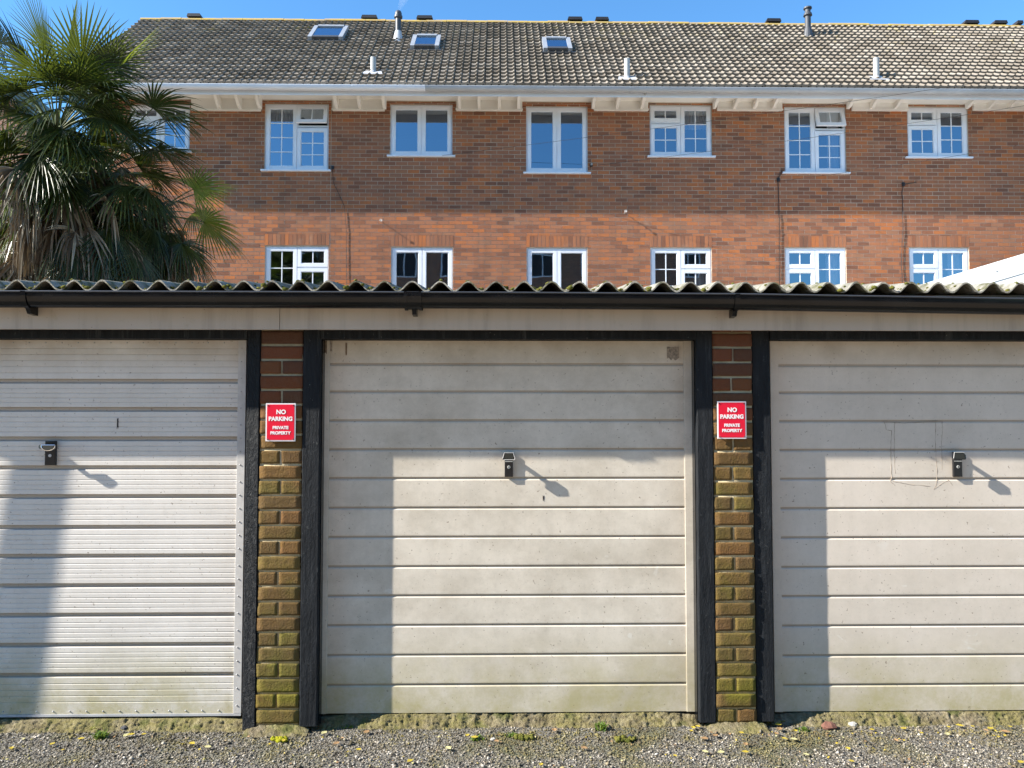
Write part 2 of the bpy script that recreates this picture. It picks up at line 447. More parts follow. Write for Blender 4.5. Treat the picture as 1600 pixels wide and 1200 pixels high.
# ================================================================== bricks
def subtract(rect, holes):
    out = [rect]
    for (a0, a1, b0, b1) in holes:
        nxt = []
        for (x0, x1, z0, z1) in out:
            if a1 <= x0 or a0 >= x1 or b1 <= z0 or b0 >= z1: nxt.append((x0, x1, z0, z1)); continue
            if z0 < b0: nxt.append((x0, x1, z0, b0))
            if z1 > b1: nxt.append((x0, x1, b1, z1))
            m0, m1 = max(z0, b0), min(z1, b1)
            if x0 < a0: nxt.append((x0, a0, m0, m1))
            if x1 > a1: nxt.append((a1, x1, m0, m1))
        out = nxt
    return out
def brick_face(mb, x0, x1, z0, z1, y, dep):
    j = lambda: random.uniform(-.0012, .0012)
    y = y + random.uniform(-.001, .0015)
    a, b, c, d = (x0 + j(), y, z0 + j()), (x1 + j(), y, z0 + j()), (x1 + j(), y, z1 + j()), (x0 + j(), y, z1 + j())
    i = len(mb.v); mb.v += [a, b, c, d] + [(p[0], y + dep, p[2]) for p in (a, b, c, d)]
    for q in ((0, 1, 2, 3), (1, 0, 4, 5), (2, 1, 5, 6), (3, 2, 6, 7), (0, 3, 7, 4)):
        mb.f.append(tuple(i + t for t in q)); mb.mi.append(mb.k)

# ================================================================== THE TERRACE behind the garages
HY = 10.5
def hx(px, py=250): return at(px, py, HY).x
def hz(py, px=800): return at(px, py, HY).z
terr = empty("brick_terrace", (0, HY, 0), "long red brown brick terrace with white windows and a tiled pitched roof", "house")
HX0, HX1 = hx(140), 13.5
ZT = hz(160)
# windows: (x0, y0, x1, y1, style) in photo pixels; hidden lower edges carry on behind the garage roof
UP = [(203, 163, 297, 237, 'C'), (414, 162, 514, 266, 'A'), (610, 163, 707, 243.5, 'P'), (822, 166, 918, 270, 'B'), (1015, 164, 1112, 244.5, 'C'), (1225, 167, 1321, 270, 'E'), (1417, 167, 1512, 246, 'C')]
LO = [(203, 382, 297, 470, 'D'), (414, 384, 514, 480, 'D'), (611, 386, 708, 480, 'P'), (823, 387, 918, 485, 'P'), (1016, 387, 1112, 480, 'D'), (1226, 387, 1322, 480, 'G'), (1420, 387, 1514, 480, 'G')]
wins = []
for (a, b, c_, d, st) in UP + LO:
    p, q = at(a, b, HY), at(c_, d, HY)
    zt = at((a + c_) / 2, b, HY).z; zb = at((a + c_) / 2, d, HY).z
    wins.append((p.x, at(c_, b, HY).x, zb, zt, st, b < 300))
holes = [(w[0], w[1], w[2], w[3]) for w in wins]
sold = [(w[0] - .01, w[1] + .01, w[3] + .006, w[3] + .226) for w in wins if not w[5]]
wall = MB()
ZB = 2.7
JX = hx(517)                                            # straight movement joint between two houses
row = 0; zz = ZB
while zz < ZT:
    z1 = min(zz + .065, ZT)
    for (sa, sb, so) in ((HX0, JX - .006, .05), (JX + .006, HX1, .13)):
        x = sa - random.choice((0, 0, .0)) - (0.1125 if (row % 2) else 0) - so
        while x < sb:
            bx0, bx1 = max(x, sa), min(x + .215, sb)
            if bx1 - bx0 > .015:
                for (r0, r1, r2, r3) in subtract((bx0, bx1, zz, z1), holes + sold):
                    if r1 - r0 > .012 and r3 - r2 > .012: brick_face(wall, r0, r1, r2, r3, HY, .006)
            x += .225
    zz += .075; row += 1
for (a, b, c_, d) in sold:
    n = round((b - a) / .075); w = (b - a) / n
    for i in range(n): brick_face(wall, a + i * w + .004, a + (i + 1) * w - .004, c_ + .004, d - .004, HY - .002, .007)
wall.k = 1
for (r0, r1, r2, r3) in subtract((HX0, HX1, 0.0, ZT + .3), holes):
    wall.quad((r0, HY + .0045, r2), (r1, HY + .0045, r2), (r1, HY + .0045, r3), (r0, HY + .0045, r3))
for (a, b, c_, d, st, up_) in wins:                       # reveals
    y0, y1 = HY + .0045, HY + .13
    wall.quad((a, y0, c_), (a, y0, d), (a, y1, d), (a, y1, c_)); wall.quad((b, y0, d), (b, y0, c_), (b, y1, c_), (b, y1, d))
    wall.quad((a, y0, d), (b, y0, d), (b, y1, d), (a, y1, d)); wall.quad((b, y0, c_), (a, y0, c_), (a, y1, c_), (b, y1, c_))
# gable end and back
DEP = 8.0
wall.k = 2
RE_Y = None
wall.quad((HX0, HY + .0045, 0), (HX0, HY + .0045, ZT + .3), (HX0, HY + DEP, ZT + .3), (HX0, HY + DEP, 0))
wall.quad((HX1, HY + .0045, 0), (HX1, HY + DEP, 0), (HX1, HY + DEP, ZT + .3), (HX1, HY + .0045, ZT + .3))
wall.quad((HX0, HY + DEP, 0), (HX0, HY + DEP, ZT + .3), (HX1, HY + DEP, ZT + .3), (HX1, HY + DEP, 0))
m = Mat("brick_plain", .9, .2)
n = m.n.new("ShaderNodeTexBrick"); m.put(n.inputs["Vector"], m.map((1, 1, 1)))
mp = m.n.new("ShaderNodeCombineXYZ"); sp = m.sep(); m.put(mp.inputs[0], m.math('ADD', sp[0], sp[1])); m.put(mp.inputs[1], sp[2]); m.put(n.inputs["Vector"], mp.outputs[0])
n.inputs["Color1"].default_value = (.34, .15, .09, 1); n.inputs["Color2"].default_value = (.22, .10, .07, 1); n.inputs["Mortar"].default_value = (.34, .28, .21, 1)
n.inputs["Scale"].default_value = 1; n.inputs["Brick Width"].default_value = .225; n.inputs["Row Height"].default_value = .075; n.inputs["Mortar Size"].default_value = .008
m.base(n.outputs[0]); MT["brick_plain"] = m.m
wall.build("wall", ["terrace_brick", "terrace_mortar", "brick_plain"], terr)
intr = MB()
intr.quad((HX0 + .05, HY + 2.2, 0), (HX1 - .05, HY + 2.2, 0), (HX1 - .05, HY + 2.2, ZT + .2), (HX0 + .05, HY + 2.2, ZT + .2))
for zf in (hz(310), hz(160) + .1, hz(500)):
    intr.quad((HX0 + .05, HY + .14, zf), (HX1 - .05, HY + .14, zf), (HX1 - .05, HY + 2.2, zf), (HX0 + .05, HY + 2.2, zf))
for pxm in (140, 360, 563, 765, 967, 1168, 1368, 1590):
    X = hx(pxm) + .06
    intr.quad((X, HY + .14, 0), (X, HY + 2.2, 0), (X, HY + 2.2, ZT), (X, HY + .14, ZT))
intr.build("interior", "interior_dark", terr)

FY = HY + .035                                           # face of the window frames
def ring(mb, x0, x1, z0, z1, w, y0, y1):
    mb.box(x0, x0 + w, y0, y1, z0, z1); mb.box(x1 - w, x1, y0, y1, z0, z1)
    mb.box(x0 + w, x1 - w, y0 + .0008, y1, z0, z0 + w); mb.box(x0 + w, x1 - w, y0 + .0008, y1, z1 - w, z1)
LAY = {  # lights: (x from, x to, z from, z to, cols, rows, open) as fractions
    'A': [(0, .5, 0, 1, 2, 4, 0), (.5, 1, 0, .66, 2, 3, 0), (.5, 1, .68, 1, 2, 1, 1)],
    'E': [(0, .5, 0, 1, 2, 4, 0), (.5, 1, 0, .66, 2, 3, 0), (.5, 1, .68, 1, 2, 1, 1)],
    'P': [(0, .5, 0, 1, 1, 1, 0), (.5, 1, 0, 1, 1, 1, 0)],
    'B': [(0, .5, 0, 1, 1, 1, 0), (.5, 1, 0, 1, 1, 1, 0)],
    'C': [(0, .5, 0, .66, 2, 2, 0), (0, .5, .68, 1, 2, 1, 0), (.5, 1, 0, 1, 2, 3, 0)],
    'D': [(0, .5, 0, 1, 2, 3, 0), (.5, 1, 0, .66, 2, 2, 0), (.5, 1, .66, 1, 2, 1, 0)],
    'G': [(0, .5, 0, .66, 2, 2, 0), (0, .5, .66, 1, 2, 1, 0), (.5, 1, 0, 1, 2, 3, 0)],
}
def window(x0, x1, z0, z1, st, upper):
    fr = MB()
    W = .035
    ring(fr, x0, x1, z0, z1, W, FY, FY + .06)
    xm = (x0 + x1) / 2
    fr.box(xm - .022, xm + .022, FY + .002, FY + .06, z0 + W, z1 - W)
    hgt = z1 - z0
    for L in LAY[st]:
        if L[2] > 0.1:
            a = x0 + (x1 - x0) * L[0]; b = x0 + (x1 - x0) * L[1]; zc = z0 + hgt * (L[2] - .01)
            fr.box(max(a, x0 + W), min(b, x1 - W) if L[1] == 1 else xm - .022, FY + .004, FY + .06, zc - .02, zc + .02) if L[0] == 0 else fr.box(xm + .022, x1 - W, FY + .004, FY + .06, zc - .02, zc + .02)
    f = fr.build("window", "upvc_white", terr)
    gl = MB()
    ip = .026
    for (fa, fb, fc, fd, nc, nr, op) in LAY[st]:
        a = x0 + ip if fa == 0 else xm + .006; b = x1 - ip if fb == 1 else xm - .006
        c_ = z0 + ip if fc == 0 else z0 + hgt * fc + .004; d = z1 - ip if fd == 1 else z0 + hgt * fd - .024
        cs = MB(); S = .062
        ya = FY - .012
        ring(cs, a, b, c_, d, S, ya, FY + .03)
        ring(cs, a + S - .001, b - S + .001, c_ + S - .001, d - S + .001, .012, ya + .012, FY + .028)
        ga, gb, gc, gd = a + S, b - S, c_ + S, d - S
        for i in range(1, nc):
            X = ga + (gb - ga) * i / nc; cs.box(X - .009, X + .009, FY + .004, FY + .02, gc, gd)
        for i in range(1, nr):
            Z = gc + (gd - gc) * i / nr; cs.box(ga, gb, FY + .0055, FY + .0185, Z - .008, Z + .008)
        g0 = len(gl.v)
        gl.quad((ga, FY + .012, gc), (gb, FY + .012, gc), (gb, FY + .012, gd), (ga, FY + .012, gd))
        if op:                                                 # top hung vent standing open
            ang = R(17)
            def rot(p):
                y, z = p[1] - (ya + .02), p[2] - d
                return (p[0], ya + .02 + y * math.cos(ang) + z * math.sin(ang), d - y * math.sin(ang) * 1.0 + z * math.cos(ang))
            cs.v = [rot(p) for p in cs.v]
            for i in range(g0, len(gl.v)): gl.v[i] = rot(gl.v[i])
        cs.build("casement", "upvc_white", f)
    gl.build("glass", "window_glass", f)
    s = MB()
    if upper:
        s.box(x0 - .055, x1 + .055, HY - .055, FY + .02, z0 - .028, z0 + .004)
        s.build("sill", "upvc_white", f, bevel=.004)
    def curtain(a, b, zl, zh):
        cu = MB(); n = 24; i0 = 0
        for i in range(n):
            xa, xb = a + (b - a) * i / n, a + (b - a) * (i + 1) / n
            ya_, yb_ = FY + .12 + .015 * math.sin(i * 1.9), FY + .12 + .015 * math.sin((i + 1) * 1.9)
            cu.quad((xa, ya_, zl), (xb, yb_, zl), (xb, yb_, zh), (xa, ya_, zh))
        cu.build("curtain", "curtain_white", f)
    if st == 'E': curtain(x1 - .3, x1 - .07, z0 + .04, z1 - .05); curtain(x0 + .02, x0 + .06, z0 + .04, z1 - .05)
    if st == 'G': curtain(x1 - .33, x1 - .05, z0, z1 - .05)
    if st == 'A': curtain(x0 + .08, xm - .06, z1 - .3, z1 - .05)
    if st == 'C' and x0 > 2 and x0 < 4: curtain(xm + .05, x1 - .06, z1 - .42, z1 - .05)
    if st == 'D' and x0 > 2: curtain(x1 - .3, x1 - .06, z0, z1 - .3)
    return f
for w in wins: window(*w)

# eaves: soffit, fascia, gutter, brackets
OF, OG = .60, .75                                        # fascia face and gutter front, out from the wall
ZS = ZT + .02                                             # soffit level
YF = HY - OF
zf0 = at(800, 150.5, YF).z; zf1 = at(800, 141, YF).z
ZG0 = at(800, 142.5, HY - OG + .05).z; ZG1 = at(800, 134, HY - OG).z
EX0, EX1 = HX0 - .22, HX1 + .2
s = MB(); s.box(EX0, EX1, YF + .02, HY + .02, ZS, ZS + .03); s.build("soffit", "upvc_cream", terr)
fa = MB()
fa.box(EX0, hx(1219) - .02, YF, YF + .02, zf0, zf1 + .08); fa.box(hx(1219) - .016, EX1, YF + .001, YF + .02, zf0 + .002, zf1 + .08)
fa.build("fascia", "fascia_white", terr)
gy = YF - .078; gr = .072
gw = hx(690) - .25
gprof = [(gy + gr * math.cos(t), ZG1 - .0 + (ZG1 - ZG0) * math.sin(t) * 1.0) for t in [math.pi * (1 + i / 12) for i in range(13)]]
gprof = [(gy - gr, ZG1)] + gprof[0:] + [(gy + gr, ZG1)]
for (a, b, mm) in ((EX0, gw, "gutter_white"), (gw + .003, EX1, "gutter_grey")):
    gt = MB(); gt.sweep(gprof, a, b)
    inner = [(gy + (p[0] - gy) * .93, ZG1 + (p[1] - ZG1) * .93) for p in gprof][::-1]
    gt.sweep(inner, a, b)
    gt.box(a, b, gy - gr - .004, gy - gr + .004, ZG1 - .006, ZG1 + .004)
    go = gt.build("gutter", mm, terr, smooth=False)
    x = a + .6
    while x < b:
        cl = MB(); pr = [(gy + (p[0] - gy) * 1.05, ZG1 + (p[1] - ZG1) * 1.06) for p in gprof]
        cl.sweep(pr, x, x + .03); cl.box(x, x + .03, gy + gr, YF, ZG1 - .05, ZG1 - .03)
        cl.build("gutter_bracket", mm, go); x += 1.55
groups = [((300, 408), (333, 366, 398)), ((520, 601), (521, 558, 597)), ((713, 816), (717, 748, 780, 811)), ((928, 1012), (930, 968, 1008)),
          ((1120, 1221), (1124, 1156, 1187.5, 1218)), ((1330, 1417), (1338, 1375, 1413)), ((1519, 1640), (1528, 1563, 1595, 1628))]
for (a, b), brs in groups:
    pl = MB(); zb = at((a + b) / 2, 174, HY).z
    pl.box(hx(a, 170), hx(b, 170), HY - .05, HY + .003, zb, ZS); pl.box(hx(a, 170) - .01, hx(b, 170) + .01, HY - .062, HY - .05, zb, zb + .035)
    pl.build("eaves_board", "upvc_cream", terr)
    for px in brs:
        X = at(px, 165, HY - .4).x; bk = MB()
        bk.prism([(HY - .05, ZS), (HY - .05, zb + .02), (HY - .14, zb + .025), (HY - .22, zb + .06), (HY - .36, ZS - .05), (HY - .40, ZS)], 'x', X - .028, X + .028)
        bk.build("eaves_bracket", "upvc_cream", terr)
for px in (322, 357, 384, 416, 459, 501, 543):           # little round soffit vents
    v = MB(); X = at(px, 156, HY - .3).x
    v.prism([(X + .032 * math.cos(t), HY - .30 + .032 * math.sin(t)) for t in [i * math.pi / 6 for i in range(12)]], 'z', ZS - .004, ZS + .001)
    v.build("soffit_vent", "dark_vent", terr)

# roof: every tile a curved double roll with its own lap
PIT = R(42.0)
E_Y, E_Z = HY - .60, at(800, 134, HY - .60).z + .0
NR, G_ = 20, None
# ridge from the photo: line y=37 at x=800
RID_Y = None
best = None
for i in range(2000):
    L = 2.5 + i * .001
    y = E_Y + L * math.cos(PIT); zr = E_Z + L * math.sin(PIT)
    e = abs(at(800, 37, y).z - zr)
    if best is None or e < best[0]: best = (e, L)
SL = best[1]; G_ = SL / NR
def rp(x, s_, h):
    return (x, E_Y + s_ * math.cos(PIT) - h * math.sin(PIT), E_Z + s_ * math.sin(PIT) + h * math.cos(PIT))
PW = .142
def roll(u):                                              # u in 0..1 across one roll
    u = u % 1.0
    if u < .06: return -.018
    if u < .68: return .006 + .002 * math.cos((u - .06) / .62 * 2 * math.pi)
    w = (u - .68) / .32
    return .008 + .023 * math.sin(math.pi * w) ** .7
roof = MB()
ncol = int((EX1 - EX0) / (2 * PW))
for r in range(NR):
    for cI in range(ncol):
        x0 = EX0 + cI * 2 * PW
        dl = random.uniform(-.004, .004); ds = random.uniform(-.009, .009) + (-.02 if random.random() < .02 else 0)
        i0 = len(roof.v); nn = 33
        for j in range(nn):
            u = j / (nn - 1) * 2.0; X = x0 + u * PW * .985; h = roll(u + .1)
            roof.v += [rp(X, r * G_ - .015 + ds, h + .001), rp(X, r * G_ - .015 + ds, h + .056 + dl), rp(X, (r + 1) * G_ + .02, h + .004)]
        for j in range(nn - 1):
            a = i0 + 3 * j
            roof.f += [(a, a + 3, a + 4, a + 1), (a + 1, a + 4, a + 5, a + 2)]; roof.mi += [0, 0]
roof.k = 0
# under-roof board and rear slope
p0, p1 = rp(0, -.02, -.02), rp(0, SL, -.02)
roof.k = 1
roof.quad((EX0, p0[1], p0[2]), (EX1, p0[1], p0[2]), (EX1, p1[1], p1[2]), (EX0, p1[1], p1[2]))
roof.quad((EX0, p1[1], p1[2]), (EX1, p1[1], p1[2]), (EX1, 2 * p1[1] - p0[1], p0[2]), (EX0, 2 * p1[1] - p0[1], p0[2]))
roof_o = roof.build("roof", ["roof_tile", "dark_vent"], terr)
gb = MB(); gb.k = 0
gb.quad((HX0, HY, ZT), (HX0, p1[1], p1[2] - .03), (HX0, HY + DEP, ZT)); gb.build("gable", "brick_plain", terr)
gb = MB(); gb.quad((HX1, HY, ZT), (HX1, HY + DEP, ZT), (HX1, p1[1], p1[2] - .03)); gb.build("gable", "brick_plain", terr)
rd = MB(); rx, ry, rz = rp(0, SL, .0); x = EX0
while x < EX1:
    rr = .105 + random.uniform(-.006, .006); zz_ = rz - .02 + random.uniform(-.004, .006)
    rd.prism([(ry + rr * math.cos(t), zz_ + rr * .72 * math.sin(t)) for t in [math.pi * i / 8 for i in range(9)]], 'x', x, x + .445); x += .45
rd.build("ridge_tiles", "ridge_tile", roof_o)
def rpx(px, py):
    """where the pixel's ray meets the roof slope -> (x, slope distance)"""
    d = ray(px, py); nrm = Vector((0, -math.sin(PIT), math.cos(PIT))); p0_ = Vector(rp(0, 0, .04))
    t = (p0_ - CAM).dot(nrm) / d.dot(nrm); q = CAM + d * t
    return q.x, (q - p0_).dot(Vector((0, math.cos(PIT), math.sin(PIT))))
for px, w in ((305, 22), (578, 26), (664, 26), (898, 24), (940, 22), (1207, 24), (1515, 24), (1560, 22), (1590, 10)):
    X = at(px, 38, ry).x; hw = w / 2 / F_PX * (ry - CAM.y); v = MB()
    v.prism([(X - hw, rz + .06), (X + hw, rz + .06), (X + hw * .86, rz + .125), (X - hw * .86, rz + .125)], 'y', ry - .1, ry + .1)
    v.build("ridge_vent", "dark_vent", roof_o)
def lathe(mb, cx, cy, prof, seg=16):
    i = len(mb.v)
    for (r, z) in prof:
        for j in range(seg):
            t = 2 * math.pi * j / seg; mb.v.append((cx + r * math.cos(t), cy + r * math.sin(t), z))
    for a in range(len(prof) - 1):
        for j in range(seg):
            mb.f.append((i + a * seg + j, i + a * seg + (j + 1) % seg, i + (a + 1) * seg + (j + 1) % seg, i + (a + 1) * seg + j)); mb.mi.append(mb.k)
    mb.f.append(tuple(i + (len(prof) - 1) * seg + j for j in range(seg))); mb.mi.append(mb.k)
for (px, pb, pt, kind) in ((622, 60, 17, 0), (1263, 55, 12, 1)):
    X, s_ = rpx(px, pb); b = rp(X, s_, .02); zt = at(px, pt, b[1]).z; H = zt - b[2]
    r0 = 4.6 / F_PX * (b[1] - CAM.y)
    f = MB(); lathe(f, X, b[1], [(r0, b[2] - .1), (r0, zt - .16)])
    fo = f.build("flue_pipe", "flue_grey", roof_o, smooth=False)
    # collar and cowl stay inside the flue part's own level
    f = MB()
    if kind == 0:
        lathe(f, X, b[1], [(r0 * 1.1, zt - .17), (r0 * 1.45, zt - .15), (r0 * 1.45, zt - .11), (r0 * 1.2, zt - .10), (r0 * 1.2, zt - .05), (r0 * .9, zt - .01), (r0 * .4, zt)])
    else:
        lathe(f, X, b[1], [(r0 * 1.05, zt - .20), (r0 * 1.5, zt - .18), (r0 * 1.3, zt - .13), (r0 * .95, zt - .11), (r0 * .95, zt - .03), (r0 * 1.4, zt - .03), (r0 * 1.4, zt)])
    f.build("flue_cowl", "flue_grey", roof_o, smooth=False)
    f = MB(); lathe(f, X, b[1], [(r0 * 1.9, b[2] - .1), (r0 * 1.6, b[2] + .02), (r0 * 1.15, b[2] + .16), (r0 * 1.1, b[2] + .17)])
    f.build("flue_collar", "lead_grey" if kind == 0 else "flue_grey", roof_o)
for (px, pb, pt) in ((583, 112, 90), (980, 121, 92), (1370, 121, 91)):
    X, s_ = rpx(px, pb); b = rp(X, s_, .02); zt = at(px, pt, b[1]).z; r0 = 4.6 / F_PX * (b[1] - CAM.y)
    f = MB(); lathe(f, X, b[1], [(r0, b[2] - .08), (r0, zt), (r0 * .75, zt + .005)], 14)
    f.build("vent_pipe", "vent_pale", roof_o)
    f = MB(); lathe(f, X, b[1], [(r0 * 1.7, b[2] - .08), (r0 * 1.15, b[2] + .03)], 14)
    a0 = rp(X - .19, s_ - .16, .055); a1 = rp(X + .19, s_ - .16, .055); a2 = rp(X + .15, s_ + .06, .05); a3 = rp(X - .15, s_ + .06, .05)
    f.quad(a0, a1, a2, a3); f.build("flashing", "lead_grey", roof_o)
for (xa, xb, yt, yb) in ((481, 536, 46.5, 64), (641, 686, 61, 78), (849, 894, 65, 82)):
    x0, s1 = rpx((xa + xb) / 2, yt); _, s0 = rpx((xa + xb) / 2, yb)
    X0 = rpx(xa, yb)[0]; X1 = rpx(xb, yb)[0]
    def slab(mb, a, b, c_, d, h0, h1):
        i = len(mb.v)
        mb.v += [rp(a, c_, h0), rp(b, c_, h0), rp(b, d, h0), rp(a, d, h0), rp(a, c_, h1), rp(b, c_, h1), rp(b, d, h1), rp(a, d, h1)]
        for q in ((0, 3, 2, 1), (4, 5, 6, 7), (0, 1, 5, 4), (1, 2, 6, 5), (2, 3, 7, 6), (3, 0, 4, 7)): mb.f.append(tuple(i + t for t in q)); mb.mi.append(mb.k)
    f = MB(); w = .085
    slab(f, X0, X0 + w, s0, s1, -.02, .13); slab(f, X1 - w, X1, s0, s1, -.02, .13); slab(f, X0 + w, X1 - w, s1 - w, s1, -.02, .145)
    f.k = 1; slab(f, X0 + w, X1 - w, s0, s0 + .1, -.02, .128); slab(f, X0 - .05, X1 + .05, s0 - .06, s0 - .002, -.02, .062)
    sk = f.build("skylight", ["skylight_frame", "skylight_dark"], terr)
    f = MB(); slab(f, X0 + w - .002, X1 - w + .002, s0 + .098, s1 - w + .002, .112, .118); f.build("glass", "skylight_glass" if "skylight_glass" in MT else "window_glass", sk)
    f = MB(); slab(f, X0 + .03, X1 - .03, s0 + .03, s1 - .03, .03, .104); f.build("interior", "interior_dark", sk)
# cables and hooks on the wall
def wall_cable(pts, r=.009, wob=.008):
    P = []
    for i in range(len(pts) - 1):
        a, b = pts[i], pts[i + 1]; n = max(2, int(abs(b[1] - a[1]) / 6))
        for t in range(n):
            q = at(a[0] + (b[0] - a[0]) * t / n, a[1] + (b[1] - a[1]) * t / n, HY - .012)
            P.append((q.x + wob * fbm(q.z * 5, q.x), HY - .014 - .006 * abs(nz(q.z * 6)), q.z))
    q = at(*pts[-1], HY - .012); P.append((q.x, HY - .012, q.z))
    c_ = MB(); c_.tube(P, r, 6); c_.build("cable", "cable_black", terr)
wall_cable([(519, 262), (521, 285), (538, 322), (541, 360), (542, 470)], .0045)
wall_cable([(1222, 266), (1216, 280), (1217, 330), (1219, 400), (1217, 470)], .0065, .012)
wall_cable([(1432, 285), (1412, 288), (1409, 300), (1411, 350), (1408, 420), (1412, 470)], .0065, .014)
wall_cable([(310, 330), (311, 380), (313, 470)], .006, .01)
for (px, py, L) in ((597, 347, .125), (976, 333, .125)):
    q = at(px, py, HY); h = MB(); h.tube([(q.x, HY + .01, q.z), (q.x, HY - L, q.z + .005)], .007, 6)
    h.tube([(q.x + .02 * math.cos(t), HY - L - .015 + .0 * t, q.z + .02 * math.sin(t)) for t in [i * math.pi / 4 for i in range(9)]], .006, 6)
    h.build("wall_hook", "galv_edge", terr)
for (px, py) in ((924, 258), (1216, 281), (1411, 288), (520, 262)):
    q = at(px, py, HY); h = MB(); h.tube([(q.x, HY + .01, q.z), (q.x, HY - .06, q.z)], .008, 6); h.box(q.x - .025, q.x + .025, HY - .03, HY, q.z - .035, q.z + .03)
    h.build("cable_clamp", "dark_vent", terr)
q = at(924, 258, HY); h = MB(); h.tube([(q.x, HY - .02, q.z + .0), (q.x, HY - .07, q.z)], .018, 8); h.build("insulator", "vent_pale", terr)
q = at(1009, 147, YF - .02); h = MB(); h.tube([(q.x, YF + .01, q.z), (q.x, YF - .08, q.z + .01)], .02, 8); h.build("insulator", "vent_pale", terr)

# overhead telephone wires slanting across the terrace
for i, (a, b, lab) in enumerate((((690, 243), (1720, 100), "uppermost thin black overhead wire slanting up to the right across the terrace"),
                                 ((935, 258), (1720, 146), "middle thin black overhead wire rising from the clamp beside the plain tall window"),
                                 ((1225, 282), (1720, 203), "lowest thin black overhead wire rising from the tall clamp at the second tall cottage window"))):
    P = []
    A = at(a[0], a[1], HY - .05); B = at(b[0], b[1], HY - 2.6)
    for t in range(25):
        u = t / 24; p = A.lerp(B, u); P.append((p.x, p.y, p.z - .10 * 4 * u * (1 - u) * .5))
    c_ = MB(); c_.tube(P, .0032, 5); tag(c_.build("overhead_wire", "cable_black"), lab, "wire", "overhead telephone wires")

# ================================================================== THE GARAGES
garage = empty("garage_row", (0, 0, 0), "row of garages with pale doors, brick piers and a corrugated cement roof", "garage")
REC = .085                                                 # door face behind the piers' face
def gx(px, py=800): return at(px, py, 0).x
P1 = (gx(405, 700), gx(472, 700)); P2 = (gx(1114.5, 700), gx(1177, 700))
PITCHX = ((P2[0] + P2[1]) - (P1[0] + P1[1])) / 2
PIERS = [(P1[0] - PITCHX, P1[1] - PITCHX), P1, P2, (P2[0] + PITCHX, P2[1] + PITCHX)]
ZH = at(800, 514, 0).z                                     # underside of the fascia
ZHEAD = at(800, 530, 0).z
def rounded_brick(mb, x0, x1, z0, z1, y0, y1):
    nx, ny, nzv = max(4, int((x1 - x0) / .02)), 3, 4
    bm = bmesh.new()
    bmesh.ops.create_cube(bm, size=1)
    bmesh.ops.subdivide_edges(bm, edges=bm.edges[:], cuts=5, use_grid_fill=True)
    sd = random.uniform(0, 100)
    i = len(mb.v); idx = {}
    hx_, hy_, hz_ = (x1 - x0) / 2, (y1 - y0) / 2, (z1 - z0) / 2
    r = .0022
    for v in bm.verts:
        p = Vector((v.co.x * 2 * hx_, v.co.y * 2 * hy_, v.co.z * 2 * hz_))
        core = Vector((max(-hx_ + r, min(hx_ - r, p.x)), max(-hy_ + r, min(hy_ - r, p.y)), max(-hz_ + r, min(hz_ - r, p.z))))
        d = p - core
        if d.length > 1e-6: p = core + d.normalized() * min(r, d.length)
        q = p * 22 + Vector((sd, sd * .7, 0))
        n_ = mnoise.noise(q) * .0020 + mnoise.noise(q * 3.1) * .0014
        p += p.normalized() * n_
        idx[v.index] = i + v.index
        mb.v.append(((x0 + x1) / 2 + p.x, (y0 + y1) / 2 + p.y, (z0 + z1) / 2 + p.z))
    for f in bm.faces:
        mb.f.append(tuple(i + v.index for v in f.verts)); mb.mi.append(mb.k)
    bm.free()
for pi, (a, b) in enumerate(PIERS):
    p = MB(); z_ = .045 if pi == 1 else .035; row = 0 if pi == 1 else 1
    w = b - a
    while z_ < ZH + .05:
        j = lambda s=.002: random.uniform(-s, s)
        y = -.002 + random.uniform(-.003, .002)
        if row % 2 == 0 or (row > 24 and pi == 1 and row % 4 == 1):
            rounded_brick(p, a + .002 + j(), b - .002 + j(), z_, z_ + .0650 + j(.001), y, .10)
        else:
            mx = a + w * (.49 + random.uniform(-.025, .025))
            rounded_brick(p, a + .002 + j(), mx - .004, z_, z_ + .0650 + j(.001), y, .10)
            rounded_brick(p, mx + .004, b - .002 + j(), z_ + j(.001), z_ + .0650, y + .001, .10)
        z_ += .0755; row += 1
    p.k = 1; p.box(a + .004, b - .004, .0028, .6, 0.0, ZH + .06)
    p.build("brick_pier", ["pier_brick", "pier_mortar"], garage, smooth=True)
    ft = MB()                                              # mortar haunching at the foot
    n = 26
    i0 = 0; ft.v = []; nn = 9
    for i in range(n + 1):
        for k2 in range(nn):
            u = k2 / (nn - 1); X = a - .05 + (w + .1) * i / n
            e = 1 - abs(i / n - .5) ** 4 * 10
            ft.v.append((X, (.02 - .075 * u) + .010 * fbm(X * 14, u * 3, pi), max(-.01, (.042 * max(e, .2)) * (1 - u ** 1.6)) + .010 * fbm(X * 30, u * 6, pi + 3)))
    for i in range(n):
        for k2 in range(nn - 1):
            q = i * nn + k2; ft.f.append((q, q + nn, q + nn + 1, q + 1)); ft.mi.append(0)
    ft.build("haunching", "threshold_concrete", garage)

